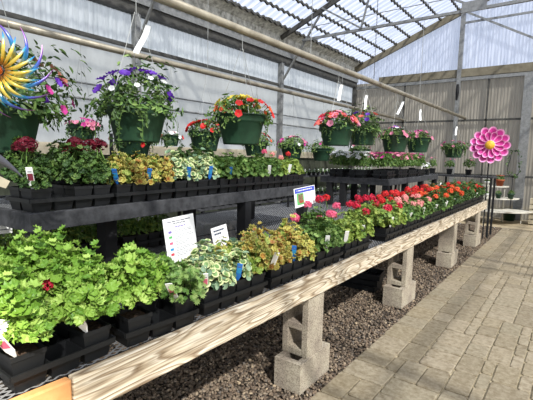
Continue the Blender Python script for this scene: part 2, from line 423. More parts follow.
def puttag(k, t, loc):
    g = put('plant_tag', TAG[k][0], t, loc)
    if TAG[k][1]: put('picture', TAG[k][1], g)
    return g
POT = square_pot_mesh(); SOIL = soil_mesh(.050, .100)
TAG = {'pink': tag_mesh('white_card', 'print_pink'), 'maroon': tag_mesh('white_card', 'maroon_print'), 'plain': tag_mesh('white_card', None), 'blue': tag_mesh('blue_tag', 'print_cyan', .022, .07)}

def tray_meshes(pitch=.115):
    c = MB(); a, b_, h, w = .110/2, .088/2, .062, .0015
    def ring(half, z): return [(-half, -half, z), (half, -half, z), (half, half, z), (-half, half, z)]
    vs = ring(b_, 0)+ring(a, h)+ring(a-w, h)+ring(b_-w, .003)
    fs = [(i*4+k, i*4+(k+1) % 4, (i+1)*4+(k+1) % 4, (i+1)*4+k) for i in range(3) for k in range(4)]+[(3, 2, 1, 0), (12, 13, 14, 15)]
    c.add(vs, fs, 'black_plastic'); return c.mesh('cell')
CELL = tray_meshes()
RIMS = {}
def rim_mesh(nx, ny, p=.115):
    if (nx, ny) in RIMS: return RIMS[nx, ny]
    mb = MB(); X = nx*p/2+.006; Y = ny*p/2+.006; t = .006
    for x in [-X, X]: mb.box(x-t/2, x+t/2, -Y, Y, .048, .068, 'black_plastic')
    for y in [-Y, Y]: mb.box(-X+t/2, X-t/2, y-t/2, y+t/2, .048, .068, 'black_plastic')
    for i in range(1, nx): mb.box(-X+.006+i*p-.0028, -X+.006+i*p+.0028, -Y+.003, Y-.003, .056, .0655, 'black_plastic')
    for j in range(1, ny): mb.box(-X+.003, X-.003, -Y+.006+j*p-.0028, -Y+.006+j*p+.0028, .0562, .0652, 'black_plastic')
    RIMS[nx, ny] = mb.mesh('rim'); return RIMS[nx, ny]
def tray(x, y, z, nx, ny, label, rz=0, group='black carry trays on the benches'):
    t = thing('carry_tray', label, 'tray', (x, y, z), rz, group)
    put('rim', rim_mesh(nx, ny), t)
    for i in range(nx):
        for j in range(ny):
            put('cell', CELL, t, ((i-(nx-1)/2)*.115, (j-(ny-1)/2)*.115, 0))
    return t

# foliage prototypes (several of each so that neighbours differ)
FOL = {}
def protos(key, k, **kw):
    FOL[key] = [foliage(hash(key) % 1 + 100*len(FOL)+i, **kw) for i in range(k)]
protos('lush', 3, n=560, rx=.122, h=.15, leaf=.024, kind='ruffle', mat='leaf_bright', base=.185, low=-.2, inner=.2, jit=.75)
protos('fresh', 2, n=330, rx=.105, h=.11, leaf=.019, kind='frill', mat='leaf_fresh', base=.15, low=-.4)
protos('cream', 3, n=150, rx=.080, h=.125, leaf=.021, kind='round', mat='leaf_cream', base=.135, low=-.35, mats2=('leaf_grey', .35))
protos('bronze', 3, n=150, rx=.080, h=.11, leaf=.021, kind='ruffle', mat='leaf_bronze', base=.13, low=-.35, mats2=('leaf_gold', .3))
protos('gold', 3, n=150, rx=.080, h=.12, leaf=.021, kind='ruffle', mat='leaf_gold', base=.13, low=-.35, mats2=('leaf_lime', .35))
protos('lime', 2, n=135, rx=.075, h=.10, leaf=.021, kind='ruffle', mat='leaf_lime', base=.125, low=-.3, mats2=('leaf_fresh', .3))
protos('mid', 3, n=165, rx=.080, h=.125, leaf=.021, kind='ruffle', mat='leaf_mid', base=.135, low=-.35, mats2=('leaf_fresh', .35))
protos('deep', 3, n=230, rx=.088, h=.12, leaf=.021, kind='ruffle', mat='leaf_deep', base=.16, low=-.45, mats2=('leaf_mid', .4))
protos('shade', 3, n=190, rx=.09, h=.13, leaf=.02, kind='oval', mat='leaf_fresh', base=.12, low=-.2, mats2=('leaf_lime', .3))  # lighter leaf colours stand in for light reaching in under the near shelf
protos('bedding', 3, n=170, rx=.075, h=.10, leaf=.017, kind='oval', mat='leaf_mid', base=.11, low=-.2, mats2=('leaf_fresh', .3))
HEAD = {c: geranium_head('petal_'+c, seed=i) for i, c in enumerate(('darkred', 'red', 'orange', 'rose', 'salmon', 'crimson'))}
BLOOM = {c: petunia('petal_'+c, seed=i) for i, c in enumerate(('purple', 'yellow', 'white', 'pink', 'magenta', 'bronze', 'coral', 'red', 'crimson', 'orange'))}
SMALLB = {c: petunia('petal_'+c, .016) for c in ('white', 'pink', 'magenta', 'red')}

def plant(name, label, cat, x, y, z, fol, head=None, nheads=0, headz=(.24, .30), tagk=None, rz=None, group=None, small=None, nsmall=0, spread=.06, tagdir=None, fsc=(1, 1), bsc=1.0, headsz=1.0):
    headsz *= .8
    rz = rnd.uniform(-.08, .08) if rz is None else rz
    t = thing(name, label, cat, (x, y, z), rz, group)
    po = put('pot', POT, t); put('soil', SOIL, po)
    f = put('foliage', rnd.choice(FOL[fol]), t, (0, 0, .028), rz=rnd.uniform(0, 6.28)); s_ = rnd.uniform(.9, 1.1)
    f.scale = (s_*fsc[0], s_*fsc[0], s_*fsc[1]*rnd.uniform(.92, 1.08))
    for i in range(nheads):
        a = rnd.uniform(0, 2*PI); r_ = rnd.uniform(0, spread)
        h = put('flower_head', HEAD[head], t, (r_*math.cos(a), r_*math.sin(a), rnd.uniform(*headz)+.028))
        h.rotation_euler = (rnd.uniform(-.3, .3), rnd.uniform(-.3, .3), rnd.uniform(0, 6)); h.scale = (rnd.uniform(.85, 1.1)*headsz,)*3
        if head == 'darkred': h.scale.z *= .7
    for i in range(nsmall):
        a = rnd.uniform(0, 2*PI); el = rnd.uniform(.5, 1.5)
        b_ = put('bloom', SMALLB[small], t, (.078*fsc[0]*math.cos(a)*math.cos(el), .078*fsc[0]*math.sin(a)*math.cos(el), .028+.10*fsc[1]+.11*fsc[1]*math.sin(el))); b_.scale = (bsc,)*3
        b_.rotation_euler = (0, (PI/2-el)*.8, a)
    if tagk:
        g = puttag(tagk, t, (.043, -.040, .12)); g.scale = (1.25, 1.25, 1.15); g.rotation_euler = (rnd.uniform(.35, .6), rnd.uniform(-.2, .2), R(40)+rnd.uniform(-.3, .3) if tagdir is None else tagdir)
    return t

ORD = ['nearest', 'second', 'third', 'farthest']
def fill(tr_x, tr_y, z, nx, ny, where, kinds, cells=None, rz=0, dz=.004, group=None, sides=('wall side', 'path side')):
    """plants for the cells of one tray; kinds(i, j) -> dict"""
    for i in range(nx):
        for j in range(ny):
            if cells and (i, j) not in cells: continue
            d = dict(kinds(i, j)); lx, ly = (i-(nx-1)/2)*.115, (j-(ny-1)/2)*.115
            wx = tr_x+lx*math.cos(rz)-ly*math.sin(rz); wy = tr_y+lx*math.sin(rz)+ly*math.cos(rz)
            desc = d.pop('desc'); name = d.pop('name', 'potted_geranium'); cat = d.pop('cat', 'potted plant')
            o = ORD[j] if ny == 4 else ('nearest', 'middle', 'farthest')[j]
            sd = (sides[i]+' ') if nx > 1 else ''
            plant(name, '%s, %s%s pot of %s' % (desc, sd, o, where), cat, wx, wy, z+dz, rz=rz+rnd.uniform(-.05, .05), group=group, **d)

# ================================================================== SETTING
# gravel bed, stones, paving
mb = MB(); mb.add([(-7, -1.5, -.02), (-1.2, -1.5, -.02), (-1.2, 10.4, -.02), (-7, 10.4, -.02)], [(0, 1, 2, 3)], 'gravel_base'); struct('gravel_bed', mb)
mb = MB(); mb.add([(-7, 10.4, -.012), (4.6, 10.4, -.012), (4.6, 16, -.012), (-7, 16, -.012)], [(0, 1, 2, 3)], 'yard_dirt')
struct('dirt_floor', mb)
mb = MB(); mb.add([(-1.2, -1.5, -.014), (5.8, -1.5, -.014), (5.8, 10.4, -.014), (-1.2, 10.4, -.014)], [(0, 1, 2, 3)], 'joint_sand'); struct('joint_bed', mb)
q = random.Random(5); U = .078; nx_, ny_ = 60, 152; grid = [[0]*ny_ for _ in range(nx_)]; mb = MB()
sizes = [(3, 3), (2, 3), (3, 2), (4, 3), (3, 4), (2, 4), (4, 2)]
for j in range(ny_):
    for i in range(nx_):
        if grid[i][j]: continue
        q.shuffle(sizes)
        for (a, b_) in sizes+[(2, 2), (1, 3), (3, 1), (1, 2), (2, 1), (1, 1)]:
            if i+a <= nx_ and j+b_ <= ny_ and all(not grid[i+u][j+v] for u in range(a) for v in range(b_)): break
        for u in range(a):
            for v in range(b_): grid[i+u][j+v] = 1
        g = .0035; x0, x1 = -1.2+i*U+g, -1.2+(i+a)*U-g; y0, y1 = -1.4+j*U+g, -1.4+(j+b_)*U-g; t = .012
        jt = lambda: q.uniform(-.003, .003)
        z = q.uniform(-.003, .002); tx = q.uniform(-.006, .006); ty = q.uniform(-.006, .006)
        low = [(x0+jt(), y0+jt()), (x1+jt(), y0+jt()), (x1+jt(), y1+jt()), (x0+jt(), y1+jt())]
        # rounded corners: octagonal outline
        def octo(pts, cut, zz, inset):
            o = []
            cx = sum(p[0] for p in pts)/4; cy = sum(p[1] for p in pts)/4
            for k in range(4):
                p = Vector(pts[k]); pr = Vector(pts[k-1]); nxp = Vector(pts[(k+1) % 4])
                for d in ((pr-p).normalized(), (nxp-p).normalized()):
                    w = p+d*cut; w = w+(Vector((cx, cy))-w).normalized()*inset
                    o.append((w.x, w.y, zz+tx*(w.x-cx)+ty*(w.y-cy)))
            return o
        A = octo(low, .012, -.016, 0); B = octo(low, .014, z-.004, .001); D = octo(low, .018, z, .009)
        mb.add(A+B+D, [(k, (k+1) % 8, 8+(k+1) % 8, 8+k) for k in range(8)]+[(8+k, 8+(k+1) % 8, 16+(k+1) % 8, 16+k) for k in range(8)]+[tuple(range(16, 24))], 'paver')
struct('paved_path', mb)

def stones(name, n, x0, x1, y0, y1, s0, s1, seed, label):
    g = np.random.default_rng(seed)
    t = (1+5**.5)/2
    ico = np.array([(-1, t, 0), (1, t, 0), (-1, -t, 0), (1, -t, 0), (0, -1, t), (0, 1, t), (0, -1, -t), (0, 1, -t), (t, 0, -1), (t, 0, 1), (-t, 0, -1), (-t, 0, 1)])/1.9
    F_ = np.array([(0, 11, 5), (0, 5, 1), (0, 1, 7), (0, 7, 10), (0, 10, 11), (1, 5, 9), (5, 11, 4), (11, 10, 2), (10, 7, 6), (7, 1, 8), (3, 9, 4), (3, 4, 2), (3, 2, 6), (3, 6, 8), (3, 8, 9), (4, 9, 5), (2, 4, 11), (6, 2, 10), (8, 6, 7), (9, 8, 1)])
    P = np.stack([g.uniform(x0, x1, n), y0+(y1-y0)*g.uniform(0, 1, n)**1.5, g.uniform(-.016, .002, n)], 1)
    S = g.uniform(s0, s1, n)[:, None, None]*np.stack([g.uniform(.8, 1.3, n), g.uniform(.6, 1, n), g.uniform(.45, .8, n)], 1)[:, None, :]
    V = ico[None]*S*(1+g.uniform(-.2, .2, (n, 12, 1))); a = g.uniform(0, 2*PI, n); c, s_ = np.cos(a), np.sin(a)
    X = V[..., 0]*c[:, None]-V[..., 1]*s_[:, None]; Y = V[..., 0]*s_[:, None]+V[..., 1]*c[:, None]
    tl = g.uniform(-.5, .5, n)[:, None]; Z = V[..., 2]+X*tl
    V = np.stack([X, Y, Z], 2)+P[:, None, :]; V = V.reshape(-1, 3)
    F2 = (F_[None]+12*np.arange(n)[:, None, None]).reshape(-1, 3)
    me = bpy.data.meshes.new(name); me.vertices.add(len(V)); me.vertices.foreach_set('co', V.ravel())
    me.loops.add(F2.size); me.loops.foreach_set('vertex_index', F2.ravel().astype(np.int32))
    me.polygons.add(len(F2)); me.polygons.foreach_set('loop_start', np.arange(0, F2.size, 3, dtype=np.int32))
    me.update(calc_edges=True); me.materials.append(MATS['gravel'])
    return tag(put(name, me), label, 'gravel', kind='stuff')
stones('gravel', 52000, -3.2, -1.19, 1.0, 10.4, .008, .015, 3, 'loose brown and grey gravel under the plant bench')

# corrugated sheets
def corr(axis, u0, u1, fn, period, amp, mat, name, steps=6):
    """fn(u, k, off): point k=0/1 of the sheet at u; off: offset along the sheet's normal"""
    mb = MB(); n = int((u1-u0)/period*steps); vs = []
    for i in range(n+1):
        u = u0+(u1-u0)*i/n; o = amp*math.sin(2*PI*u/period)
        vs += [fn(u, 0, o), fn(u, 1, o)]
    mb.add(vs, [(2*i, 2*i+2, 2*i+3, 2*i+1) for i in range(n)], mat)
    return struct(name, mb, True)
corr('y', -2, YB, lambda u, k, o: (XW+o, u, (3.19, 3.97)[k]), .076, .009, 'wall_sheet', 'wall_left')
corr('y', -2, YB, lambda u, k, o: ((XW-.12, .0)[k], u, EAVE-.05+(XW*-1+(XW-.12, .0)[k])*SLOPE*1.0+o+.06), .2, .018, 'roof_sheet', 'ceiling', 10)
corr('y', -2, YB, lambda u, k, o: ((0, 5.95)[k], u, EAVE+.01+(-XW)*SLOPE-((0, 5.95)[k])*SLOPE+o), .2, .018, 'roof_sheet', 'ceiling', 4)
corr('x', XW, 5.85, lambda u, k, o: (u, YB+.03+o, (3.8, EAVE+(-XW-abs(u))*SLOPE)[k]), .076, .008, 'gable_sheet', 'wall_back')
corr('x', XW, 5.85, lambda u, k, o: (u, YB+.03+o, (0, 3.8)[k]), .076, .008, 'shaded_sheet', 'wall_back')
corr('y', -2, YB, lambda u, k, o: (5.85+o, u, (0, 4.3)[k]), .15, .01, 'wall_sheet', 'wall_right', 4)
# roll-up side curtain with slight billow, and the dim screen below
mb = MB(); n = 90; lv = [3.19, 2.9, 2.6, 2.49, 2.3, 2.0, 1.75, 1.61]
vs = [(XW+.01+.02*math.sin(3.1*u+z*2)*(.5 if z in (3.19, 1.61) else 1), u, z) for z in lv for u in [-2+(YB+2)*i/n for i in range(n+1)]]
mb.add(vs, [(j*(n+1)+i, j*(n+1)+i+1, (j+1)*(n+1)+i+1, (j+1)*(n+1)+i) for j in range(len(lv)-1) for i in range(n)], 'curtain_sheet')
struct('wall_left', mb, True)
mb = MB(); mb.box(XW-.03, XW-.01, -2, YB, 0, 1.46, 'low_screen'); struct('wall_left', mb)
mb = MB(); mb.box(XW-.01, XW+.04, -2, YB, 1.45, 1.61, 'cream_board'); struct('trim_1', mb)
# rails on the left wall
mb = MB(); mb.box(XW+.01, XW+.06, -2, YB, 3.15, 3.205, 'dark_steel'); struct('trim_2', mb)
mb = MB(); mb.tube([(XW+.05, -2, 2.48), (XW+.05, YB, 2.48)], .014, 'galvanised', 8); struct('trim_3', mb)
mb = MB(); mb.tube([(XW+.05, -2, 2.27), (XW+.05, YB, 2.25)], .018, 'galvanised', 8); struct('trim_4', mb)
# eave beam and the dirty strip between it and the roof
mb = MB(); mb.box(XW-.02, XW+.10, -2, YB, 3.68, 3.84, 'dark_steel'); mb.box(XW-.02, XW+.14, -2, YB, 3.84, 3.96, 'galvanised'); struct('trim_5', mb)
mb = MB(); n = 160; q = random.Random(8); vs = []
for i in range(n+1):
    u = -2+(YB+2)*i/n
    for (dx, z) in ((.0, 3.96), (.01, 4.15), (.03, EAVE-.03), (.22+q.uniform(0, .12), EAVE+.075)):
        vs.append((XW+dx+q.uniform(0, .02), u, z+q.uniform(-.01, .01)+(dx > .1)*(dx*SLOPE-.09)))
mb.add(vs, [(i*4+k, i*4+4+k, i*4+5+k, i*4+1+k) for i in range(n) for k in range(3)], 'dirty_flashing'); struct('trim_6', mb)

# posts, rafters, ties, braces
for y in (4.06, 8.07, 12.1, 0.0):
    mb = MB(); mb.box(XW+.02, XW+.13, y-.05, y+.05, -.02, 3.68, 'galvanised' if y < 12 else 'dark_steel'); struct('trim_7', mb)
rz_ = lambda x: EAVE+(-XW-abs(x))*SLOPE
for y in TRUSS_Y:
    mb = MB()
    for s_ in (-1, 1):
        mb.bar((s_*5.8, y, rz_(5.8)-.10), (0, y, rz_(0)-.10), .05, .10, 'dark_steel')
    struct('trim_8', mb)
    mb = MB(); T = 'galvanised'
    mb.bar((-5.2, y, 4.12), (5.2, y, 4.12), .05, .05, T)
    mb.bar((-5.72, y+.03, 3.31), (-4.72, y+.03, rz_(4.72)-.1), .035, .04, T); mb.bar((5.72, y, 3.31), (4.72, y, rz_(4.72)-.1), .035, .04, T)
    mb.bar((-4.7, y-.03, 4.72), (-3.76, y-.03, 4.14), .03, .035, T); mb.bar((-3.76, y-.03, 4.14), (-3.5, y-.03, rz_(3.5)-.1), .03, .035, T)
    mb.bar((-3.5, y-.03, rz_(3.5)-.1), (-1.65, y-.03, 4.16), .03, .035, T); mb.bar((-1.65, y-.03, 4.16), (-1.2, y-.03, rz_(1.2)-.1), .03, .035, T)
    mb.bar((0, y, 4.12), (0, y, rz_(0)-.12), .03, .03, T); mb.box(-1.85, -1.45, y-.05, y-.04, 4.08, 4.26, T)
    mb.tube([(-5.3, y+.02, 4.38), (-1.5, y+.02, 4.40), (5.2, y+.02, 4.38)], .008, T, 5)
    struct('trim_9', mb)
# gable framing
mb = MB(); y = YB-.06
mb.bar((-5.8, y, rz_(5.8)-.12), (0, y, rz_(0)-.12), .07, .17, 'gable_wood'); mb.bar((5.8, y, rz_(5.8)-.09), (0, y, rz_(0)-.09), .07, .10, 'gable_wood')
mb.box(-5.0, 5.8, YB-.09, YB-.02, 3.72, 3.93, 'gable_wood'); struct('trim_10', mb)
mb = MB(); G = 'galvanised'
mb.box(-5.8, 5.8, YB-.10, YB-.02, 3.62, 3.70, G)
mb.box(-2.78, -2.68, YB-.13, YB-.03, 0, 5.5, G); mb.box(2.68, 2.78, YB-.13, YB-.03, 0, 5.5, G)
mb.box(-1.2, -1.0, YB-.16, YB-.02, 0, 3.62, G)
mb.bar((-2.68, YB-.08, 5.13), (2.7, YB-.08, 5.13), .04, .05, G)
mb.bar((-2.7, YB-.12, 5.42), (.2, YB-.12, 3.75), .03, .05, G)
mb.bar((-5.8, YB-.06, 2.56), (-1.1, YB-.06, 2.56), .04, .05, 'dark_steel'); mb.bar((-1.1, YB-.06, 2.56), (5.8, YB-.06, 2.56), .04, .05, 'dark_steel')
mb.bar((-5.8, YB-.06, 1.1), (5.8, YB-.06, 1.1), .04, .05, 'dark_steel')
for x in (-4.2, -2.0): mb.bar((x, YB-.05, 0), (x, YB-.05, 3.62), .04, .06, 'dark_steel')
struct('trim_11', mb)
# purlins with wavy closure strips
px_x = [-5.88, -5.55, -5.21, -4.86, -4.51, -4.13, -3.72, -3.3, -2.85, -2.4, -1.95, -1.5, -1.0, -.5, .5, 1.3, 2.1, 2.9, 3.7, 4.5, 5.3]
mb = MB()
for x in px_x:
    n = int((YB+2)/.02); zz = rz_(x); vs = []
    for i in range(n+1):
        u = -2+(YB+2)*i/n; o = .018*math.sin(2*PI*u/.2)
        for dx, dz in ((-.018, -.058), (.018, -.058), (.018, -.012), (-.018, -.012)):
            vs.append((x+dx, u, zz-.015+dz+o-dx*(SLOPE if x > 0 else -SLOPE)*.5))
    mb.add(vs, [(i*4+k, i*4+4+k, i*4+4+(k+1) % 4, i*4+(k+1) % 4) for i in range(n) for k in range(4)], 'dark_steel')
struct('trim_12', mb)

# ------------------------------------------------------------------ pipes, chain
for (x, y1, lab) in ((-2.5, YB-.1, 'long pale metal pipe above the bench carrying the front row of hanging baskets'), (-4.15, YB-.1, 'long pale metal pipe nearer the left wall carrying the rear hanging baskets')):
    t = thing('hanging_pipe', lab, 'pipe', (x, -1.2, 2.615), 0, 'pipes for the hanging baskets')
    p = MB(); p.tube([(0, 0, 0), (0, y1+1.2, 0)], .036, 'pipe_metal', 12); p.build('pipe', t, smooth=True)
    for y in TRUSS_Y:
        s_ = MB(); s_.tube([(0, y+1.2, .03), (0, y+1.2, 1.49)], .004, 'wire', 5)
        s_.build('hanger_rod', t)
t = thing('hanging_chain', 'thin dark chain hanging from the roof truss beside the back gable', 'chain', (-3.46, 8.12, 0))
mb = MB()
for k in range(52):
    z = 4.66-k*.03
    a = k % 2
    pts = []
    for j in range(9):
        th = 2*PI*j/8; dx = .009*math.cos(th); dz = .019*math.sin(th)
        pts.append((dx if a else 0, 0 if a else dx, z+dz))
    mb.tube(pts, .0035, 'dark_steel', 4)
mb.build('links', t)

# ================================================================== MAIN BENCH
t = thing('plant_bench', 'long weathered wooden bench with black lattice top holding rows of potted plants', 'bench', (0, 0, 0))
def board(name, y0, y1, x0=BX-.038, x1=BX, z0=BZ-.148, z1=BZ, mat='weathered_wood', label=None):
    mb = MB(); n = max(2, int((y1-y0)/.12)); q = random.Random(int(y0*10)); vs = []
    for i in range(n+1):
        u = y0+(y1-y0)*i/n; w = q.uniform(-.0025, .0025)
        vs += [(x0, u, z0+w), (x1, u, z0+w), (x1, u, z1+w*.6), (x0, u, z1+w*.6)]
    mb.add(vs, [(i*4+k, i*4+4+k, i*4+4+(k+1) % 4, i*4+(k+1) % 4) for i in range(n) for k in range(4)]+[(0, 1, 2, 3), (n*4+3, n*4+2, n*4+1, n*4)], mat)
    o = mb.build(name, t); bevel(o, .006)
    if label: o['label'] = label
board('side_board', .63, 4.21); board('side_board', 4.222, 8.5)
board('side_board', -1.0, .626, mat='new_wood', label='fresh orange-brown timber end board')
board('side_board', -1.0, 8.5, x0=-3.74, x1=-3.70, mat='black_leg')
mb = MB(); mb.box(-3.70, BX-.038, 8.46, 8.5, BZ-.14, BZ, 'weathered_wood')
for y in (2.25, 4.15, 6.1, 7.9, .3): mb.box(-3.70, BX-.04, y-.02, y+.02, BZ-.148, BZ-.012, 'black_leg')
mb.build('cross_beam', t)
mb = MB(); nn = 40
vs = [(x, -1+9.46*i/nn, BZ-.006) for i in range(nn+1) for x in (-3.70, BX-.038)]
mb.add(vs, [(2*i, 2*i+1, 2*i+3, 2*i+2) for i in range(nn)], 'plastic_lattice'); o = mb.build('lattice_top', t)
mb = MB()
for x in (BX-.041, -1.9, -2.7, -3.69): mb.box(x-.003, x+.003, -1, 8.46, BZ-.012, BZ-.002, 'black_plastic')
mb.build('lattice_rib', t)

# cinder blocks
def block_mesh(upright, solid=False):
    mb = MB(); L, W, H_ = .395, .197, .197; w = .046
    parts = []
    if solid: parts = [(-W/2, W/2, -L/2, L/2)]
    else:
        parts = [(-W/2, -W/2+w, -L/2, L/2), (W/2-w, W/2, -L/2, L/2)]
        for y in (-L/2+w/2, 0, L/2-w/2): parts.append((-W/2+w, W/2-w, y-w/2, y+w/2))
    vsall = MB()
    for (x0, x1, y0, y1) in parts: vsall.box(x0, x1, y0, y1, 0, H_, 'concrete')
    if upright:  # stand it on end with the cores facing along the bench
        vsall.v = [(x, z-H_/2, y+L/2) for x, y, z in vsall.v]; vsall.f = [f[::-1] for f in vsall.f]
    return vsall.mesh('cinder_block')
BL, BU, BS = block_mesh(False), block_mesh(True), block_mesh(True, True)
names = ['nearest', 'second', 'third', 'farthest']
for k, y in enumerate((2.05, 3.95, 5.92, 7.68)):
    o = put('cinder_block', BL, None, (BX-.10, y+.2, 0)); o.rotation_euler.z = (.02, -.03, .01, -.02)[k]
    tag(o, 'concrete block lying flat on gravel under the %s front bench pier' % names[k], 'concrete block', 'concrete blocks holding up the bench')
    o = put('cinder_block', BS if k == 2 else BU, None, (BX-.11, y+.2-(.0 if k else .0), .1975)); bevel(o, .004)
    tag(o, 'upright concrete block of the %s front bench pier, %s' % (names[k], 'plain sided' if k == 2 else 'square cores showing'), 'concrete block', 'concrete blocks holding up the bench')
for k, y in enumerate((2.05, 3.95, 5.92, 7.68)):
    o = put('cinder_block', BL, None, (-3.6, y+.2, 0)); tag(o, 'flat concrete block under the %s rear bench pier, in shadow' % names[k], 'concrete block', 'concrete blocks holding up the bench')
    o = put('cinder_block', BU, None, (-3.6, y+.2, .1975)); tag(o, 'upright concrete block of the %s rear bench pier, in shadow' % names[k], 'concrete block', 'concrete blocks holding up the bench')
# empty trays stored on the gravel
for k in range(3):
    mb = MB(); w, d, h = .27, .14, .06
    mb.box(-w, w, -d, d, 0, .004, 'black_plastic')
    for (a, b_, c, e) in ((-w, -w+.005, -d, d), (w-.005, w, -d, d), (-w, w, -d, -d+.005), (-w, w, d-.005, d)): mb.box(a, b_, c, e, .004, h, 'black_plastic')
    for i in range(1, 6): mb.box(-w+i*.09-.003, -w+i*.09+.003, -d+.005, d-.005, .004, .03, 'black_plastic')
    mb.box(-w-.012, w+.012, -d-.012, -d, h-.008, h, 'black_plastic'); mb.box(-w-.012, w+.012, d, d+.012, h-.008, h, 'black_plastic')
    o = mb.build('seed_tray', None, (-1.95+.01*k, 4.35+.012*k, .004+k*.061), R(4+3*k))
    tag(o, 'empty black seed tray, %s of the stack on gravel under the bench' % ('bottom', 'middle', 'top')[k], 'tray', 'stacked empty trays under the bench')

# ================================================================== PLANTS ON THE BENCH
G1 = 'potted plants on the front bench'
Z = BZ-.004
def front(x, yc, ny, where, kinds, cells=None, rz=0, nx=2, group=G1):
    tray(x, yc, Z, nx, ny, 'black carry tray, %s' % where, rz)
    fill(x, yc, Z, nx, ny, where, kinds, cells, rz, group=group)
XF = -1.42
cnt = {'n': 0}
def lush(i, j):
    cnt['n'] += 1
    return dict(desc='bushy bright green geranium', fol='lush', tagk='pink' if i else None, tagdir=R(35), head='rose' if (i, j) == (1, 0) else ('darkred' if (i, j) == (0, 2) else None), nheads=0)
tray(XF-.01, .635, Z, 2, 3, 'nearest black carry tray on the bench edge, half filled with pots', .03)
for (i, j, ex, lb) in ((1, 0, dict(tagk='pink'), 'bushy green geranium at near bench corner, white and pink tag in front'),
                       (1, 2, dict(tagk='maroon'), 'bushy green geranium, far path side pot of the nearest edge tray'),
                       (0, 0, {}, 'bushy green geranium with a rose bloom behind the nearest corner pot'),
                       (0, 2, {}, 'tall bushy green geranium with a dark red bloom, nearest edge tray')):
    o = plant('potted_geranium', lb, 'potted plant', XF-.01+(i-.5)*.115, .635+(j-1)*.115, Z+.004, 'lush', rz=.03, group='bushy green geraniums nearest the camera', tagdir=R(35), **ex)
    if (i, j) == (0, 0):
        h = put('flower_head', HEAD['rose'], o, (.09, -.05, .20)); h.scale = (.6, .6, .6)
    if (i, j) == (0, 2):
        h = put('flower_head', HEAD['crimson'], o, (.02, -.10, .27)); h.scale = (.7, .7, .7)
tray(-1.70, .60, Z, 2, 4, 'black carry tray behind the nearest edge tray', .02)
for (i, j, lb) in ((0, 0, 'bushy green geranium, back row, cut by the left photo border'), (1, 2, 'bushy green geranium filling the back row, tallest of the near group'), (0, 3, 'bushy green geranium at the far end of the near back tray')):
    plant('potted_geranium', lb, 'potted plant', -1.70+(i-.5)*.115, .60+(j-1.5)*.115, Z+.004, 'lush', group='bushy green geraniums nearest the camera')
tray(XF+.005, 1.04, Z, 2, 3, 'second black carry tray along the bench edge', -.06)
for (i, j, f, tg, lb) in ((1, 0, 'lush', None, 'broad bright green geranium in near pot of the second edge tray'), (0, 1, 'lush', None, 'bright green geranium behind, second edge tray'),
                          (1, 2, 'fresh', 'pink', 'finely cut green plant with tag, far pot of the second edge tray')):
    plant('potted_geranium' if f == 'lush' else 'potted_herb', lb, 'potted plant', XF+.005+(i-.5)*.115, 1.04+(j-1)*.115, Z+.004, f, tagk=tg, tagdir=R(35), rz=-.06, group='plants of the second edge tray')
plant('potted_herb', 'finely cut green plant behind the tag of the second edge tray', 'potted plant', XF-.05, 1.155, Z+.004, 'fresh', group='plants of the second edge tray')

front(XF, 1.50, 4, 'third bench edge tray', lambda i, j: dict(desc='cream edged green geranium', fol='cream' if (i, j) not in ((1, 3), (0, 2)) else 'gold', tagk=('pink' if j == 0 else 'blue') if i == 1 and j in (0, 2) else None), rz=-.02)
front(XF, 2.01, 4, 'fourth bench edge tray', lambda i, j: dict(desc='bronze and yellow leaved geranium', fol='bronze' if j < 3 else 'gold', tagk='blue' if i == 1 and j in (2, 3) else ('plain' if i == 1 and j == 0 else None)))
front(XF, 2.47, 3, 'fifth bench edge tray', lambda i, j: dict(desc='green geranium with rose flowers', fol='mid', head='rose', nheads=(1 if j != 1 else 0) if i == 0 else (1 if j == 2 else 0), headz=(.25, .33), tagk='plain' if i == 1 and j == 1 else None, headsz=1.15))
front(XF, 2.93, 4, 'sixth bench edge tray', lambda i, j: dict(desc='lime green geranium with rose flowers', fol='lime', head='rose' if j < 2 else 'crimson', nheads=1 if i == 0 and j != 2 else 0, headz=(.24, .33), tagk='plain' if i == 1 and j in (0, 3) else None, headsz=1.15))
seqs = [('seventh', 3.74, 'lime', 'crimson'), ('eighth', 4.22, 'mid', 'salmon'), ('ninth', 4.70, 'mid', 'salmon'), ('tenth', 5.18, 'deep', 'orange'), ('eleventh', 5.66, 'mid', 'orange'),
        ('twelfth', 6.14, 'deep', 'orange'), ('thirteenth', 6.62, 'deep', 'orange'), ('fourteenth', 7.10, 'deep', 'red'), ('fifteenth', 7.58, 'deep', 'red'), ('last', 8.10, 'deep', 'red')]
COLN = {'crimson': 'crimson', 'salmon': 'salmon pink', 'orange': 'orange red', 'red': 'red', 'rose': 'rose'}
for nm, y, fo, hd in seqs:
    front(XF+.0, y, 4, '%s bench edge tray' % nm, lambda i, j: dict(desc='geranium with %s flowers' % COLN[hd], fol=fo, head=hd, nheads=1 if (i*3+j) % 4 != 1 else 0, headz=(.20, .30), headsz=1.3,
          tagk='plain' if i == 1 and j == 1 else None))
# second row behind
for nm, y, fo, hd in [('third', 3.74, 'lime', 'crimson'), ('fourth', 4.22, 'lime', 'red'), ('fifth', 4.70, 'mid', 'red'), ('sixth', 5.18, 'mid', 'red'), ('seventh', 5.66, 'mid', 'red'), ('eighth', 6.14, 'mid', 'orange'),
                      ('ninth', 6.62, 'deep', 'orange'), ('tenth', 7.10, 'deep', 'red'), ('eleventh', 7.58, 'deep', 'red')]:
    front(-1.69, y, 4, '%s inner bench tray' % nm, lambda i, j: dict(desc='geranium with %s flowers' % COLN[hd], fol=fo, head=hd, nheads=0 if (i, j) == (0, 1) else 1, headz=(.26, .34), headsz=1.3),
          cells=[(1, 0), (1, 1), (1, 2), (1, 3), (0, 1), (0, 3)], group='potted geraniums in the inner row of the front bench')
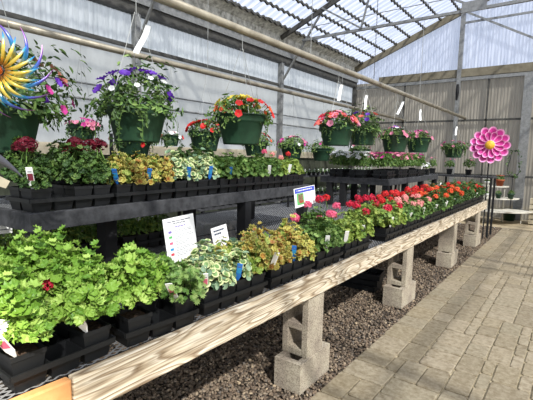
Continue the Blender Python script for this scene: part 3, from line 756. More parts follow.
# red flowered geraniums standing a little apart, behind the sixth tray
for k, (x, y, c) in enumerate(((-1.72, 3.02, 'crimson'), (-1.75, 3.22, 'red'), (-1.66, 2.82, 'rose'))):
    plant('potted_geranium', ('geranium with crimson flowers between the sixth edge tray and the shelf', 'geranium with red flowers standing loose beside the tray gap', 'geranium with rose flowers just behind the blue headed sign')[k], 'potted plant', x, y, Z+.003, 'mid', head=c, nheads=1, headz=(.30, .36), headsz=1.2)

# shaded plants under the near shelf
for k, (x, y) in enumerate(((-2.75, .95), (-2.75, 1.45), (-2.75, 1.95))):
    nm = ('nearest', 'middle', 'far')[k]
    tray(x, y, Z, 2, 4, 'black carry tray on the bench in the shade of the shelf, %s' % nm)
    fill(x, y, Z, 2, 4, '%s shaded under-shelf tray' % nm, lambda i, j: dict(desc='green bedding plant', name='potted_bedding_plant', fol='shade', small='pink' if k == 0 else 'white', nsmall=(1 if (i+j) % 3 == 0 else 0)),
         group='bedding plants under the near shelf')

# ================================================================== NEAR SHELF
def shelf(name, label, x0, y0, rz, depth, length, legs, loc_z=Z, top=SHELF_Z):
    t = thing(name, label, 'shelf', (x0, y0, 0), rz)
    mb = MB(); w = .04; h = .09
    mb.box(-w, 0, 0, length, top-h, top, 'black_paint'); o = mb.build('front_rail', t); bevel(o, .003)
    mb = MB(); mb.box(-depth, -depth+w, 0, length, top-h, top, 'black_paint'); mb.build('back_rail', t)
    for y in (0, length-w):
        mb = MB(); mb.box(-depth+w, -w, y, y+w, top-h, top, 'black_paint'); o = mb.build('end_rail', t); bevel(o, .003)
    mb = MB(); mb.add([(-depth+w, w, top-.01), (-w, w, top-.01), (-w, length-w, top-.01), (-depth+w, length-w, top-.01)], [(0, 1, 2, 3)], 'plastic_lattice')
    for k in range(1, 5): mb.box(-depth+w, -w, length*k/5-.02, length*k/5+.02, top-h+.005, top-.014, 'black_leg')
    mb.build('shelf_top', t)
    for (x, y) in legs:
        mb = MB(); mb.box(x-.044, x+.044, y-.044, y+.044, loc_z, top-h, 'black_leg'); mb.build('leg', t)
    return t
RZ1 = .077
shelf('plant_shelf', 'black painted wooden shelf on legs standing on the near part of the bench', -2.07, .85, RZ1, .95, 3.0,
      [(-.05, .06), (-.05, 1.82), (-.05, 2.9), (-.28, .62), (-.75, .7), (-.75, 1.88), (-.75, 2.9)])
def on_shelf(lx, ly, x0=-2.07, y0=.85, rz=RZ1):
    return x0+lx*math.cos(rz)-ly*math.sin(rz), y0+lx*math.sin(rz)+ly*math.cos(rz)
SG = 'potted plants on the near black shelf'
srows = [(.25, 4, 'first shelf tray', 'dark'), (.74, 4, 'second shelf tray', 'gold'), (1.22, 4, 'third shelf tray', 'cream'), (1.70, 4, 'fourth shelf tray', 'mid'), (2.18, 4, 'fifth shelf tray', 'mid2'), (2.66, 4, 'sixth shelf tray', 'lime')]
for ly, ny, wh, kd in srows:
    wx, wy = on_shelf(-.145, ly); zz = SHELF_Z
    tray(wx, wy, zz, 2, ny, 'black carry tray at the front of the near shelf, %s' % wh, RZ1)
    def kinds(i, j, kd=kd):
        if kd == 'dark': return dict(desc='dark red flowered geranium', fol='deep', head='darkred', nheads=0 if j == 1 and i else 2, headz=(.28, .33), tagk='maroon' if (i, j) == (1, 0) else None, headsz=1.5)
        if kd == 'gold': return dict(desc='yellow and bronze leaved geranium', fol='gold' if (i+j) % 2 else 'bronze', tagk='blue' if i == 1 and j in (0, 2) else None)
        if kd == 'cream': return dict(desc='cream variegated geranium', fol='cream', tagk='blue' if i == 1 and j in (1, 3) else None)
        if kd == 'mid': return dict(desc='green leafy geranium', fol='mid', tagk='blue' if i == 1 and j == 1 else None)
        if kd == 'mid2': return dict(desc='deep green geranium', fol='mid', tagk='plain' if i == 1 and j == 2 else None, head='rose', nheads=1 if (i, j) == (0, 3) else 0, headz=(.28, .32))
        return dict(desc='light green geranium', fol='lime', head='salmon' if j == 0 else 'red', nheads=1 if j in (0, 3) and i == 0 else (1 if (i, j) == (1, 0) else 0), headz=(.25, .33), tagk='plain' if i == 1 and j == 1 else None)
    fill(wx, wy, zz, 2, ny, wh, kinds, cells=[(1, 0), (0, 0), (0, 2), (1, 2), (0, 3), (1, 3)] if kd == 'dark' else None, rz=RZ1, group=SG, sides=('wall side', 'front'))
for k, (ly, fo) in enumerate(((.5, 'deep'), (1.1, 'mid'), (1.7, 'deep'), (2.3, 'mid'))):
    wx, wy = on_shelf(-.55, ly)
    tray(wx, wy, SHELF_Z, 1, 4, 'single row carry tray at the back of the near shelf, %s' % names[k], RZ1)
    fill(wx, wy, SHELF_Z, 1, 4, '%s back tray on the shelf' % names[k], lambda i, j: dict(desc='green geranium', fol=fo), rz=RZ1, group='potted plants in the back row of the near shelf')

# ================================================================== FAR SHELF
shelf('plant_shelf', 'black painted wooden shelf with many legs on the far half of the bench', -2.12, 5.68, .03, 1.1, 3.0,
      [(-.05, .05), (-.05, .95), (-.05, 1.9), (-.05, 2.9), (-.72, .05), (-.38, .05), (-.95, .05), (-.95, 1.0), (-.95, 1.9), (-.95, 2.9)])
FG = 'bedding plants on the far black shelf'
fs = [(-.85, .2, 'white', 'nearest back'), (-.52, .2, 'white', 'nearest front'), (-.17, .28, 'bedding', 'front corner'), (-.45, .75, 'pink', 'second inner'), (-.17, .85, 'pink', 'second front'), (-.17, 1.4, 'pink', 'third front'), (-.17, 1.95, 'green', 'fourth front'), (-.5, 1.4, 'green', 'third inner')]
for lx, ly, c, nm in fs:
    wx, wy = on_shelf(lx, ly, -2.12, 5.68, .03)
    ny = 3 if ly < .3 else 4
    tray(wx, wy, SHELF_Z, 2, ny, 'black carry tray on the far shelf, %s' % nm, .03)
    fill(wx, wy, SHELF_Z, 2, ny, '%s far shelf tray' % nm, lambda i, j: dict(desc={'white': 'white flowered bedding plant', 'pink': 'pink flowered bedding plant', 'bedding': 'green bedding plant', 'green': 'green bedding plant'}[c], name='potted_bedding_plant', fol='bedding',
         small=c if c in ('white', 'pink') else 'magenta', nsmall={'white': 9, 'pink': 7, 'bedding': 2, 'green': 1}[c], fsc=(1.15, 1.75), bsc=2.0, tagk='plain' if c == 'green' and i and j == 2 else None), rz=.03, group=FG)
# low table beyond the bench end
t = thing('display_table', 'narrow black display table standing at the far end of the bench', 'table', (-1.24, 8.75, 0))
mb = MB(); mb.box(-1.9, 0, 0, .03, 1.155, 1.19, 'black_paint'); mb.box(-1.9, 0, .47, .50, 1.155, 1.19, 'black_paint'); mb.box(-1.9, -1.87, .03, .47, 1.155, 1.19, 'black_paint'); mb.box(-.03, 0, .03, .47, 1.155, 1.19, 'black_paint')
mb.add([(-1.87, .03, 1.18), (-.03, .03, 1.18), (-.03, .47, 1.18), (-1.87, .47, 1.18)], [(0, 1, 2, 3)], 'plastic_lattice'); mb.build('table_top', t)
for (x, y) in ((-.03, .03), (-1.87, .03), (-.03, .47), (-1.87, .47), (-.95, .47)):
    mb = MB(); mb.box(x-.018, x+.018, y-.018, y+.018, 0, 1.155, 'black_leg'); mb.build('leg', t)
for k, (x, y) in enumerate(((-2.85, 9.0), (-2.42, 9.0), (-2.08, 9.0), (-1.72, 9.0))):
    plant('potted_bedding_plant', ('trailing plant in dark pot on the display table, farthest left', 'leafy plant in dark pot on the display table, second from left', 'leafy plant in dark pot on the display table, third from left', 'small plant in dark pot on the display table, nearest the pink spinner')[k], 'potted plant', x, y, 1.19, 'bedding', small='pink', nsmall=3, fsc=(1.5, 1.6), bsc=1.3, group='pots on the display table')
# small white ornament on the far shelf
wx, wy = on_shelf(-.12, 2.5, -2.12, 5.68, .03)
plant('potted_bedding_plant', 'single plant covered in white flowers at the far end of the far shelf', 'potted plant', wx, wy, SHELF_Z, 'bedding', small='white', nsmall=14, bsc=1.8)

# ================================================================== HANGING BASKETS
def basket_pot_mesh(r=.225, h=.262):
    mb = MB(); mb.lathe([(.001, 0), (r*.70, 0), (r*.72, .012), (r*.90, h*.72), (r*.93, h*.74), (r*.98, h*.80), (r*.98, h*.985), (r*1.03, h*.985), (r*1.03, h), (r*.97, h), (r*.92, h*.8), (r*.7, .02)], 'green_pot', 32)
    return mb.mesh('pot', True)
BPOT = basket_pot_mesh(); BSOIL = soil_mesh(.205, .205, True)
def curved_tag():
    mb = MB(); n = 10; w = .02; vs = []
    for i in range(n+1):
        s_ = i/n; z = .27*s_; y = .11*math.sin(s_*PI*.55)**1.5
        vs += [(-w, y, z), (w, y, z), (w, y+.002, z), (-w, y+.002, z)]
    mb.add(vs, [(i*4+k, i*4+4+k, i*4+4+(k+1) % 4, i*4+(k+1) % 4) for i in range(n) for k in range(4)]+[(3, 2, 1, 0), (n*4, n*4+1, n*4+2, n*4+3)], 'white_plastic')
    return mb.mesh('care_tag', True)
CTAG = curved_tag()
def basket(label, x, y, rimz, fol, blooms, sc=1.0, tagpos=None, pipez=2.615, group='hanging flower baskets'):
    h = .262*sc; t = thing('hanging_basket', label, 'hanging basket', (x, y, rimz-h), rnd.uniform(0, 2*PI) if tagpos is None else 0, group)
    p = put('pot', BPOT, t); p.scale = (sc,)*3; put('soil', BSOIL, p)
    f = put('foliage', fol[0], t, (0, 0, h-.03)); f.scale = (sc,)*3
    top = pipez-(rimz-h); mb = MB(); r = .225*sc
    for k in range(3):
        a = 2*PI*k/3+.6; mb.tube([(r*math.cos(a), r*math.sin(a), h-.01), (.012*math.cos(a), .012*math.sin(a), top-.16)], .002, 'wire', 4)
    hk = [(0, 0, top-.17), (0, 0, top-.06)]+[(.036*math.cos(u), 0, top+.036*math.sin(u)) for u in [R(d) for d in (-90, -45, 0, 45, 90, 135, 170)]]
    hk[1] = (0, 0, top-.05); mb.tube(hk, .003, 'wire', 5); mb.build('hanger', t)
    q = random.Random(int(abs(x*100+y*37)))
    rx, hh = fol[1]*sc, fol[2]*sc
    for c, n, zone, size in blooms:
        for i in range(n):
            a = q.uniform(0, 2*PI) if zone != 'front' else q.uniform(-PI, .3)
            el = q.uniform(.1, 1.5) if zone != 'top' else q.uniform(.65, 1.5)
            if zone == 'skirt': el = q.uniform(-.25, .6)
            if zone == 'low': el = q.uniform(.05, .85)
            p = Vector((rx*1.03*math.cos(a)*math.cos(el), rx*1.03*math.sin(a)*math.cos(el), h-.03+hh*1.03*math.sin(el)))
            b_ = put('flower', BLOOM[c], t, p); b_.rotation_euler = (q.uniform(-.3, .3), (PI/2-el)*.9+q.uniform(-.2, .2), a); b_.rotation_mode = 'XYZ'
            b_.scale = (size*q.uniform(.85, 1.15),)*3
    if tagpos is not None:
        g = put('care_tag', CTAG, t, (0.02, -.02, h+tagpos)); g.rotation_euler = (R(-12), R(14), R(30+q.uniform(-20, 20)))
    return t
def bfol(seed, rx, h, mat='leaf_deep', m2='leaf_fresh', n=520, leaf=.03, trail=7, tl=.18, skirt=.05, kind='oval'):
    return (foliage(seed, n, rx, h, leaf, kind, mat, 0, skirt, .35, (m2, .4), 10, trail, tl, .35), rx, h)
F1 = bfol(11, .36, .28, n=1350, leaf=.028, tl=.26, trail=16); F2 = bfol(12, .29, .19, n=820, leaf=.027, mat='leaf_fresh', m2='leaf_mid'); F3 = bfol(13, .27, .19, n=720, leaf=.027); F4 = bfol(14, .25, .17, mat='leaf_mid', n=620, leaf=.026)
F5 = bfol(15, .37, .36, n=1500, leaf=.027, m2='leaf_mid', trail=14, tl=.12); F6 = bfol(16, .30, .16, mat='leaf_deep', m2='leaf_mid', n=560, trail=22, tl=.2)
basket('largest green hanging basket of bronze and magenta petunias behind the rainbow spinner', -2.5, .88, 1.74, F5, [('bronze', 10, 'any', 1.0), ('magenta', 9, 'skirt', .8), ('purple', 5, 'any', .9), ('yellow', 3, 'skirt', .7)])
basket('hanging basket with purple petunias and long green growth, front row', -2.5, 1.76, 1.82, F1, [('purple', 14, 'any', 1.25), ('white', 14, 'any', .6)], .95, tagpos=.36)
basket('hanging basket with yellow petunias over red ones, front row', -2.5, 2.88, 1.86, F2, [('yellow', 22, 'top', 1.25), ('red', 13, 'low', 1), ('orange', 6, 'low', 1)], 1.02)
basket('hanging basket full of coral pink geranium-like petunias, centre of the photo', -2.5, 4.76, 1.91, F3, [('pink', 16, 'any', 1.3), ('coral', 22, 'any', 1.3), ('crimson', 6, 'any', 1.2)], 1.02, tagpos=.30)
basket('leafy hanging basket with few purple and white flowers just right of the coral basket', -2.5, 5.58, 1.92, F1, [('coral', 5, 'any', 1.2), ('purple', 4, 'any', 1.2), ('white', 3, 'any', 1)], .92, tagpos=.26)
basket('green hanging basket with small pink flowers, fifth along the front pipe', -2.5, 6.9, 1.88, F4, [('pink', 14, 'any', 1), ('purple', 4, 'top', 1.3), ('white', 4, 'top', 1)], 1.05, tagpos=.36)
basket('green hanging basket with small pink flowers, sixth along the front pipe', -2.5, 8.17, 1.9, F4, [('pink', 12, 'any', 1), ('magenta', 6, 'any', 1)], 1.05, tagpos=.34)
basket('hanging basket nearest the back wall, beside the pink daisy spinner', -2.5, 11.1, 1.83, F6, [('magenta', 8, 'any', 1), ('pink', 8, 'any', 1)], 1.08, tagpos=.28)
RG = 'hanging baskets along the rear pipe'
basket('small hanging basket with trailing pink flowers in front of the pale curtain', -4.15, 2.25, 1.77, F6, [('pink', 16, 'skirt', .8), ('magenta', 12, 'any', .8)], .62, group=RG)
basket('hanging basket half hidden below the purple petunia basket', -4.15, 2.86, 1.66, F3, [('pink', 6, 'any', 1), ('red', 8, 'skirt', .9)], .95, group=RG)
basket('small dark hanging basket between the purple and the red petunias', -4.15, 3.42, 1.72, F6, [('white', 10, 'any', .8), ('red', 4, 'any', .8)], .5, group=RG)
basket('hanging basket overflowing with bright red petunias, rear row', -4.15, 4.02, 1.80, F3, [('red', 34, 'any', 1.15), ('coral', 8, 'any', 1.1)], 1.0, group=RG)
basket('rear hanging basket with orange flowers behind the yellow and red basket', -4.15, 5.15, 1.72, F2, [('orange', 12, 'any', 1), ('red', 8, 'any', 1)], .9, group=RG)
basket('rear hanging basket with pink edged dark petunias left of the coral basket', -4.15, 6.2, 1.70, F2, [('magenta', 14, 'any', 1.1), ('white', 8, 'any', .9), ('pink', 8, 'any', 1)], .95, group=RG)
basket('rear hanging basket of grey green growth just left of the coral basket', -4.15, 7.3, 1.66, F2, [('magenta', 5, 'any', 1)], .95, group=RG)
basket('rear hanging basket with small pink flowers behind the two centre baskets', -4.15, 9.2, 1.70, F6, [('pink', 12, 'any', 1.1), ('white', 8, 'any', 1)], .95, group=RG)

# ================================================================== SIGNS
def sign(name, label, p0, p1, top0, top1, bottom, draw, stake=None, lean=.0):
    """board between two top corners p0, p1 (x, y); rests on a stake in the tray"""
    t = thing(name, label, 'sign', (p0[0], p0[1], 0))
    a = Vector((p1[0]-p0[0], p1[1]-p0[1], top1-top0)); w = a.length
    ux = a.normalized(); nrm = ux.cross(Vector((0, 0, 1))).normalized(); uz = nrm.cross(ux); uz = -uz if uz.z < 0 else uz
    uz = (uz+ -nrm*lean).normalized(); h = top0-bottom
    def P(u, v, d): return ux*u*w+Vector((0, 0, top0))+uz*(v-1)*h+nrm*d
    def quad(mb, u0, u1, v0, v1, d0, d1, mat):
        vs = [P(u, v, d) for d in (d0, d1) for u, v in ((u0, v0), (u1, v0), (u1, v1), (u0, v1))]
        mb.add(vs, [(0, 1, 2, 3), (7, 6, 5, 4), (0, 4, 5, 1), (1, 5, 6, 2), (2, 6, 7, 3), (3, 7, 4, 0)], mat)
    mb = MB(); quad(mb, 0, 1, 0, 1, 0, .003, 'white_card'); mb.build('card', t)
    mb = MB(); [quad(mb, u0, u1, v0, v1, .0032, .0042, m_) for u0, u1, v0, v1, m_ in draw]; mb.build('print', t)
    if stake:
        mb = MB(); b_ = P(stake, .0, -.006); tp = P(stake, .92, -.006)
        mb.bar((b_.x, b_.y, Z-p0[1]*0+.0), (b_.x, b_.y, b_.z+.02), .014, .006, 'black_plastic'); mb.bar(tuple(b_), tuple(tp), .014, .005, 'black_plastic'); mb.build('stake', t)
    return t
q = random.Random(2)
def lines(v, u0, u1, h, mat):
    out = []; u = u0
    while u < u1-.03:
        e = min(u1, u+q.uniform(.05, .13)); out.append((u, e, v, v+h, mat)); u = e+.018
    return out
d = lines(.915, .12, .86, .02, 'print_grey')+lines(.87, .3, .7, .02, 'print_grey')+lines(.80, .35, .68, .022, 'print_violet')
for v, c in ((.74, 'print_violet'), (.64, 'print_green'), (.52, 'print_pink'), (.40, 'print_cyan'), (.30, 'print_red')):
    d.append((.12, .22, v-.035, v+.012, c))
    for k in range(3): d += lines(v-.005-k*.03, .30, (.85, .9, .6)[k], .008, 'print_grey')
sign('bench_sign', 'tall white information sign with coloured squares standing behind the bushy geraniums', (-1.80, 1.42), (-1.80, 1.645), 1.13, 1.145, .84, d, .5, .12)
d = lines(.78, .12, .8, .08, 'print_dark')+lines(.62, .14, .6, .08, 'print_dark')+lines(.45, .2, .75, .02, 'print_grey')+lines(.32, .3, .7, .02, 'print_grey')
sign('price_sign', 'small white sign with two dark lines of writing above the bronze leaved plants', (-1.80, 1.795), (-1.80, 1.935), 1.03, 1.045, .90, d, .5, .18)
d = [(.03, .97, .74, .97, 'print_blue')]+lines(.84, .1, .85, .05, 'white_card')+[(.1, .42, .12, .72, 'print_green'), (.16, .38, .3, .68, 'petal_salmon'), (.2, .4, .2, .34, 'petal_coral')]+lines(.6, .52, .9, .02, 'print_grey')+lines(.5, .52, .85, .02, 'print_grey')+lines(.4, .52, .8, .02, 'print_grey')
sign('variety_sign', 'white variety sign with blue heading and flower picture on a black stake', (-1.78, 2.70), (-1.78, 3.02), 1.235, 1.255, 1.08, d, .12, .1)
sign('price_card', 'plain white card under the near shelf, cut by the left photo border', (-2.6, .80), (-2.6, .965), 1.065, 1.06, 1.018, [(.1, .9, .45, .55, 'print_grey')], .5, 0)
sign('plant_marker', 'small white marker leaning among the nearest geraniums at the left photo border', (-1.33, .40), (-1.33, .475), 1.01, .985, .94, [(.3, .8, .55, .63, 'print_violet'), (.3, .7, .4, .46, 'print_violet')], .3, 0)
o = sign('plant_marker', 'small plain white marker standing among the red geraniums far down the bench', (-1.95, 8.7-.9), (-1.95, 7.9), 1.07, 1.07, .97, [(.3, .7, .5, .55, 'print_grey')], .5, 0)

# ================================================================== SPINNERS
# pink daisy spinner at the far bench end
cx, cy, cz = -1.32, 8.63, 1.785
t = thing('daisy_spinner', 'large pink metal daisy spinner with yellow centre on a stake by the bench end', 'garden spinner', (cx, cy, 0))
look = Vector((0-cx, 0-cy, 0)).normalized(); sx = Vector((0, 0, 1)).cross(look).normalized(); sz = Vector((0, 0, 1))
def dpetal(ang, L, w, off, mat, r0=.05):
    mb = MB(); mb.a = []; K = 14; vs = []; rim = []
    for ring_ in (0, .75, 1):
        for k in range(K):
            th = 2*PI*k/K; u = r0+(L-r0)*(.55+.45*math.cos(th)*ring_) if ring_ else r0+(L-r0)*.55
            v = w*math.sin(th)*ring_*(1-.25*math.cos(th+PI))
            d_ = off+.03*ring_*ring_
            vs.append((sx*math.cos(ang)+sz*math.sin(ang))*u+(-sx*math.sin(ang)+sz*math.cos(ang))*v+look*d_); rim.append(ring_)
    vs2 = [v-look*.003 for v in vs]; n = len(vs)
    fs_ = [(j*K+k, j*K+(k+1) % K, (j+1)*K+(k+1) % K, (j+1)*K+k) for j in (0, 1) for k in range(K)]
    mb.addr(vs, fs_, mat, rim); return mb
for ly, (n, L, w, off, a0) in enumerate(((13, .345, .075, 0, 0), (12, .25, .054, .035, .2))):
    for k in range(n):
        dpetal(a0+2*PI*k/n, L, w, off, 'daisy_outer').build('petal', t, (0, 0, cz), smooth=True)
mb = MB(); n = 20
ring = [look*d_+(sx*math.cos(2*PI*k/n)+sz*math.sin(2*PI*k/n))*r_ for r_, d_ in ((.085, .05), (.08, .085), (.05, .105), (.001, .11)) for k in range(n)]
mb.add(ring, [(j*n+k, j*n+(k+1) % n, (j+1)*n+(k+1) % n, (j+1)*n+k) for j in range(3) for k in range(n)], 'yellow_centre'); mb.build('centre', t, (0, 0, cz), smooth=True)
mb = MB(); mb.tube([(0, .02, 0), (0, .02, cz)], .012, 'black_leg', 8); mb.tube([(0, .02, cz), tuple(look*.05+Vector((0, 0, cz)))], .012, 'black_leg', 8); mb.build('stake', t)

# rainbow spinner close to the camera
CAM_H = 1.5
_yaw, _pitch, _roll, _f = R(37.1835), R(6.3156), R(-1.327), 405.0
Fw = Vector((-math.sin(_yaw)*math.cos(_pitch), math.cos(_yaw)*math.cos(_pitch), -math.sin(_pitch)))
r0_ = Vector((math.cos(_yaw), math.sin(_yaw), 0)); d0_ = Fw.cross(r0_)
Rt = r0_*math.cos(_roll)+d0_*math.sin(_roll); Dn = -r0_*math.sin(_roll)+d0_*math.cos(_roll)
sp_c = Vector((-1.62, .586, 1.773))
t = thing('rainbow_spinner', 'rainbow tinted metal wind spinner with gold inner petals at the left photo border', 'garden spinner', (sp_c.x, sp_c.y, 0))
lk = Vector((.80, -.55, -.15)).normalized(); ax_ = Vector((0, 0, 1)).cross(lk).normalized(); az = lk.cross(ax_).normalized()
def blade(ang, r1, r2, w, sweep, mat, off, curl=.03):
    mb = MB(); mb.a = []; n = 12; vs = []; rim = []
    for i in range(n+1):
        s_ = i/n; a = ang+sweep*s_**1.3; rr = r1+(r2-r1)*s_; ww = w*math.sin(PI*min(1, .12+s_*.88))**.8+.0008
        c_ = ax_*math.cos(a)+az*math.sin(a); e_ = -ax_*math.sin(a)+az*math.cos(a)
        b_ = c_*rr+lk*(off+curl*math.sin(s_*PI))
        vs += [b_-e_*ww, b_+lk*.006*math.sin(PI*s_), b_+e_*ww]; rim += [s_]*3
    mb.addr(vs, [(i*3+k, i*3+3+k, i*3+4+k, i*3+1+k) for i in range(n) for k in (0, 1)], mat, rim); return mb
for k in range(12): blade(2*PI*k/12+.2, .04, .165, .0085, .95, 'rainbow_blade', -.02).build('outer_blade', t, (0, 0, sp_c.z), smooth=True)
for k in range(20): blade(2*PI*k/20+.1, .02, .128, .0048, .35, 'gold_blade', .02).build('inner_blade', t, (0, 0, sp_c.z), smooth=True)
mb = MB(); vs = []
for j in range(9):
    for k in range(14):
        a, e = 2*PI*k/14, -PI/2+PI*j/8; vs.append(Vector((.02*math.cos(e)*math.cos(a), .02*math.cos(e)*math.sin(a), .02*math.sin(e)))+lk*.045)
mb.add(vs, [(j*14+k, j*14+(k+1) % 14, (j+1)*14+(k+1) % 14, (j+1)*14+k) for j in range(8) for k in range(14)], 'copper_ball'); mb.build('hub', t, (0, 0, sp_c.z), smooth=True)
mb = MB(); mb.tube([(-.14, -.16, Z), (-.12, -.12, sp_c.z-.25), (-.05*lk.x, -.05*lk.y, sp_c.z)], .006, 'dark_steel', 8); mb.tube([tuple(-lk*.05+Vector((0, 0, sp_c.z))), tuple(lk*.04+Vector((0, 0, sp_c.z)))], .006, 'dark_steel', 8); mb.build('stake', t)
mb = MB(); n = 10; vs = []
for i in range(n+1):
    s_ = i/n; w = .018*math.sin(PI*min(1, .15+.85*s_)); c_ = Vector((-.02+.02*s_, -.075+.135*s_, 1.50-.10*s_+.012*math.sin(PI*s_)))
    vs += [c_+Vector((0, 0, -w)), c_+Vector((.01, -.01, 0)), c_+Vector((0, 0, w))]
mb.add(vs, [(i*3+k, i*3+3+k, i*3+4+k, i*3+1+k) for i in range(n) for k in (0, 1)], 'grey_blade'); mb.build('metal_leaf', t, smooth=True)
mb = MB(); mb.add([(.0, -.05, 1.425), (.0, .015, 1.385), (.0, .0, 1.36), (.0, -.06, 1.385)], [(0, 1, 2, 3)], 'cream_board'); mb.add([(.002, -.05, 1.425), (.002, .015, 1.385), (.002, .0, 1.36), (.002, -.06, 1.385)], [(0, 1, 2, 3)], 'cream_board'); mb.build('paper_label', t)

# ================================================================== BACK STAGING ALONG THE LEFT WALL
t = thing('wall_staging', 'two tier black staging with slanted braces along the left wall', 'staging', (-4.75, 4.2, 0))
for z in (.66, 1.09):
    mb = MB(); mb.box(-.3, .3, 0, 6.6, z-.03, z, 'black_paint'); mb.build('shelf_board', t)
for y in (.1, 2.2, 4.4, 6.5):
    for x in (-.27, .27):
        mb = MB(); mb.box(x-.02, x+.02, y-.02, y+.02, 0, 1.06, 'black_leg'); mb.build('leg', t)
for y in (.1, 2.2, 4.4):
    mb = MB(); mb.bar((.29, y, .1), (.29, y+.9, .63), .02, .03, 'black_leg'); mb.bar((.29, y+2.1, .1), (.29, y+1.2, .63), .02, .03, 'black_leg'); mb.build('brace', t)
def mini_pot():
    mb = MB(); mb.lathe([(.001, 0), (.03, 0), (.042, .07), (.046, .07), (.046, .08), (.04, .08), (.038, .065)], 'black_pot', 12); return mb.mesh('pot')
MP = mini_pot(); MF = [foliage(300+i, 36, .06, .07, .022, 'oval', 'leaf_mid', .075, .02, mats2=('leaf_grey', .4), stems=3) for i in range(3)]
for z, nm in ((1.09, 'upper'), (.66, 'lower')):
    for k in range(34):
        y = 4.4+k*.19
        o = thing('seedling_pot', 'small potted seedling with white tag, %s tier of the wall staging' % nm, 'potted plant', (-4.52, y, z), rnd.uniform(0, 6), 'seedlings on the %s tier of the wall staging' % nm)
        put('pot', MP, o); put('foliage', rnd.choice(MF), o); g = puttag('plain', o, (.02, .02, .06)); g.scale = (1.2, 1, .8)
for o in list(C.objects):
    if o.name.startswith('seedling_pot') and o.type == 'EMPTY': o.rotation_euler.z = R(50)+rnd.uniform(-.4, .4)

# thin black risers behind the near shelf
for k, (x, y, z1) in enumerate(((-3.3, 2.05, 1.66), (-3.35, 4.95, 1.55))):
    mb = MB(); mb.tube([(0, 0, 0), (0, 0, z1-Z-.1), (0, 0, z1-Z)], .016, 'black_leg', 8); mb.tube([(0, 0, .55), (0, 0, .66)], .018, 'blue_tag' if k == 0 else 'black_leg', 8)
    o = mb.build('water_riser', None, (x, y, Z)); tag(o, ('thin black upright pipe behind the yellow leaved shelf plants', 'thin black upright pipe near the far end of the near shelf')[k], 'pipe', 'upright pipes on the bench')

# ================================================================== FAR RIGHT TIERED STAND
t = thing('tiered_stand', 'three tier pale plant stand with rounded shelves by the back wall', 'plant stand', (-1.65, 11.0, 0))
for z, r in ((.88, .38), (.60, .62), (.32, .95)):
    mb = MB(); n = 20; vs = [(0, .55, z), (0, .55, z-.03)]
    arc = [(r*math.cos(PI+PI*k/n), .55-r*.95*math.sin(PI*k/n)) for k in range(n+1)]
    vs = [(x, y, z) for x, y in arc]+[(x, y, z-.03) for x, y in arc]; m_ = n+1
    mb.add(vs, [tuple(range(m_)), tuple(range(m_, 2*m_))[::-1]]+[(k, k+m_, k+1+m_, k+1) for k in range(n)]+[(m_-1, 2*m_-1, m_, 0)], 'white_paint'); mb.build('shelf_board', t)
for (x, y) in ((-.3, .45), (.3, .45), (0, .1), (-.7, .4), (.7, .4), (0, -.28)):
    z = .85 if abs(x) <= .3 and y > 0 else .29
    mb = MB(); mb.tube([(x, y, 0), (x, y, z)], .014, 'white_paint', 6); mb.build('leg', t)
def stand_pot(x, y, z, col, lab, sc=1.0, fl=None):
    o = thing('potted_plant', lab, 'potted plant', (x, y, z), 0, 'pots on the tiered stand')
    mb = MB(); mb.lathe([(.001, 0), (.05*sc, 0), (.07*sc, .1*sc), (.08*sc, .1*sc), (.08*sc, .125*sc), (.07*sc, .125*sc), (.065*sc, .09*sc)], col, 16); mb.build('pot', o, smooth=True)
    f = put('foliage', rnd.choice(FOL['bedding']), o, (0, 0, .02)); f.scale = (sc,)*3
    for k in range(4 if fl else 0):
        b_ = put('bloom', BLOOM[fl], o, (.06*math.cos(k*1.7), .06*math.sin(k*1.7), .2*sc))
stand_pot(-1.45, 11.33, .88, 'terracotta', 'terracotta pot with red and white flowers on top of the tiered stand', 1.3, 'coral')
stand_pot(-1.72, 11.25, .88, 'white_plastic', 'white pot on the top tier of the stand, left of the terracotta one', .8, 'white')
stand_pot(-1.42, 11.06, .60, 'green_pot', 'small green pot on the middle tier of the stand', .9)
stand_pot(-1.68, 11.0, .60, 'white_plastic', 'small white pot on the middle tier of the stand', .8)
stand_pot(-1.18, 11.2, .60, 'green_pot', 'dark green pot at the right end of the middle tier', 1.0)
stand_pot(-1.95, 11.1, .60, 'green_pot', 'small green pot at the left end of the middle tier', 1.0)
# dark twining vine on a trellis
t = thing('trellis_vine', 'thin dark climbing vine on a wire hoop to the right of the pink daisy', 'climbing plant', (-1.24, 11.85, 0))
stand = [(.0, 0, 0), (0, 0, .6), (.0, 0, 1.05)]; hoop = [((.13+.03*math.sin(k))*math.sin(2*PI*k/16), 0, 1.42-.34*math.cos(2*PI*k/16)) for k in range(17)]
mb = MB(); mb.tube(stand+[(0, 0, 1.08)], .008, 'black_leg', 6); mb.tube(hoop, .007, 'black_leg', 5); mb.build('hoop', t)
mb = MB(); mb.a = []; pts, fs_, rim = leaf_shape('oval'); q = random.Random(9)
for k in range(45):
    a = 2*PI*q.random(); p = Vector((.14*math.sin(a)+q.gauss(0, .03), q.gauss(0, .03), 1.42-.34*math.cos(a)+q.gauss(0, .03))); A, B_, Cc = frame(Vector((q.gauss(0, .6), -1, q.gauss(0, .6))), q.uniform(0, 6))
    mb.addr([p+A*x*.035+B_*y*.035+Cc*z*.035 for x, y, z in pts], fs_, 'leaf_deep', rim)
mb.build('leaves', t)
mb = MB(); mb.lathe([(.001, 0), (.12, 0), (.15, .25), (.16, .25), (.16, .28), (.14, .28), (.13, .2), (.001, .2)], 'green_pot', 18); mb.build('pot', t, smooth=True)
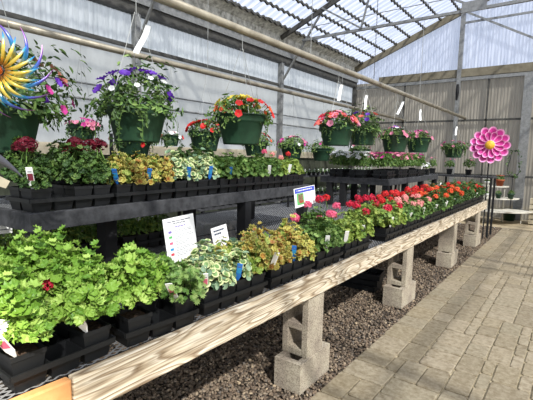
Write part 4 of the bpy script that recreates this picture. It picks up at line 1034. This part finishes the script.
# white basin and dark cloth edge at the far right
t = thing('white_urn', 'white plastic urn on a wooden crate at the right photo border', 'urn', (-.58, 11.6, .62))
mb = MB(); mb.lathe([(.001, 0), (.10, 0), (.10, .03), (.05, .08), (.06, .14), (.16, .34), (.19, .40), (.17, .40), (.13, .32), (.001, .28)], 'white_plastic', 20); mb.build('bowl', t, smooth=True)
t = thing('wooden_crate', 'upright wooden crate under the white urn at the right photo border', 'crate', (-.58, 11.6, 0))
for k in range(5):
    mb = MB(); z = .02+k*.12; mb.box(-.22, .22, -.2, -.185, z, z+.09, 'cream_board'); mb.box(-.22, .22, .185, .2, z, z+.09, 'cream_board'); mb.box(-.22, -.205, -.185, .185, z, z+.09, 'cream_board'); mb.box(.205, .22, -.185, .185, z, z+.09, 'cream_board'); mb.build('slat', t)
mb = MB(); mb.box(-.22, .22, -.2, .2, .6, .62, 'cream_board'); mb.build('top', t)
for x in (-.19, .19):
    for y in (-.17, .17):
        mb = MB(); mb.box(x-.015, x+.015, y-.015, y+.015, 0, .6, 'cream_board'); mb.build('corner_post', t)
# cable bundle on the gable post
mb = MB(); mb.tube([(0, 0, 0), (.01, -.01, .2), (0, 0, .42)], [.02, .045, .03], 'black_leg', 8); o = mb.build('cable_bundle', None, (-2.73, YB-.18, 3.1)); tag(o, 'black cable bundle strapped to the steel post of the back gable', 'cable')

# ================================================================== CAMERA, LIGHT
cam = bpy.data.cameras.new('camera'); co = bpy.data.objects.new('camera', cam); C.objects.link(co)
cam.sensor_width = 36; cam.lens = 36*_f/533; cam.clip_start = .05; cam.clip_end = 200
M = Matrix((( Rt.x, -Dn.x, -Fw.x, 0), (Rt.y, -Dn.y, -Fw.y, 0), (Rt.z, -Dn.z, -Fw.z, CAM_H), (0, 0, 0, 1)))
co.matrix_world = M
bpy.context.scene.camera = co
sun = bpy.data.lights.new('sun', 'SUN'); so = bpy.data.objects.new('sun', sun); C.objects.link(so)
sd = Vector((.62, -.38, .70)).normalized(); so.rotation_euler = sd.to_track_quat('Z', 'Y').to_euler()
sun.energy = 15; sun.angle = R(1.2); sun.color = (1, .95, .86)
w = bpy.data.worlds.new('sky'); bpy.context.scene.world = w; w.use_nodes = True
bg = w.node_tree.nodes['Background']; bg.inputs[0].default_value = (.80, .88, 1, 1); bg.inputs[1].default_value = 1.0
sc = bpy.context.scene
sc.view_settings.view_transform = 'Standard'; sc.view_settings.look = 'None'; sc.view_settings.gamma = 1; sc.view_settings.use_curve_mapping = False
sc.view_settings.exposure = -0.04
sc.cycles.max_bounces = 8; sc.cycles.transparent_max_bounces = 16; sc.cycles.diffuse_bounces = 4
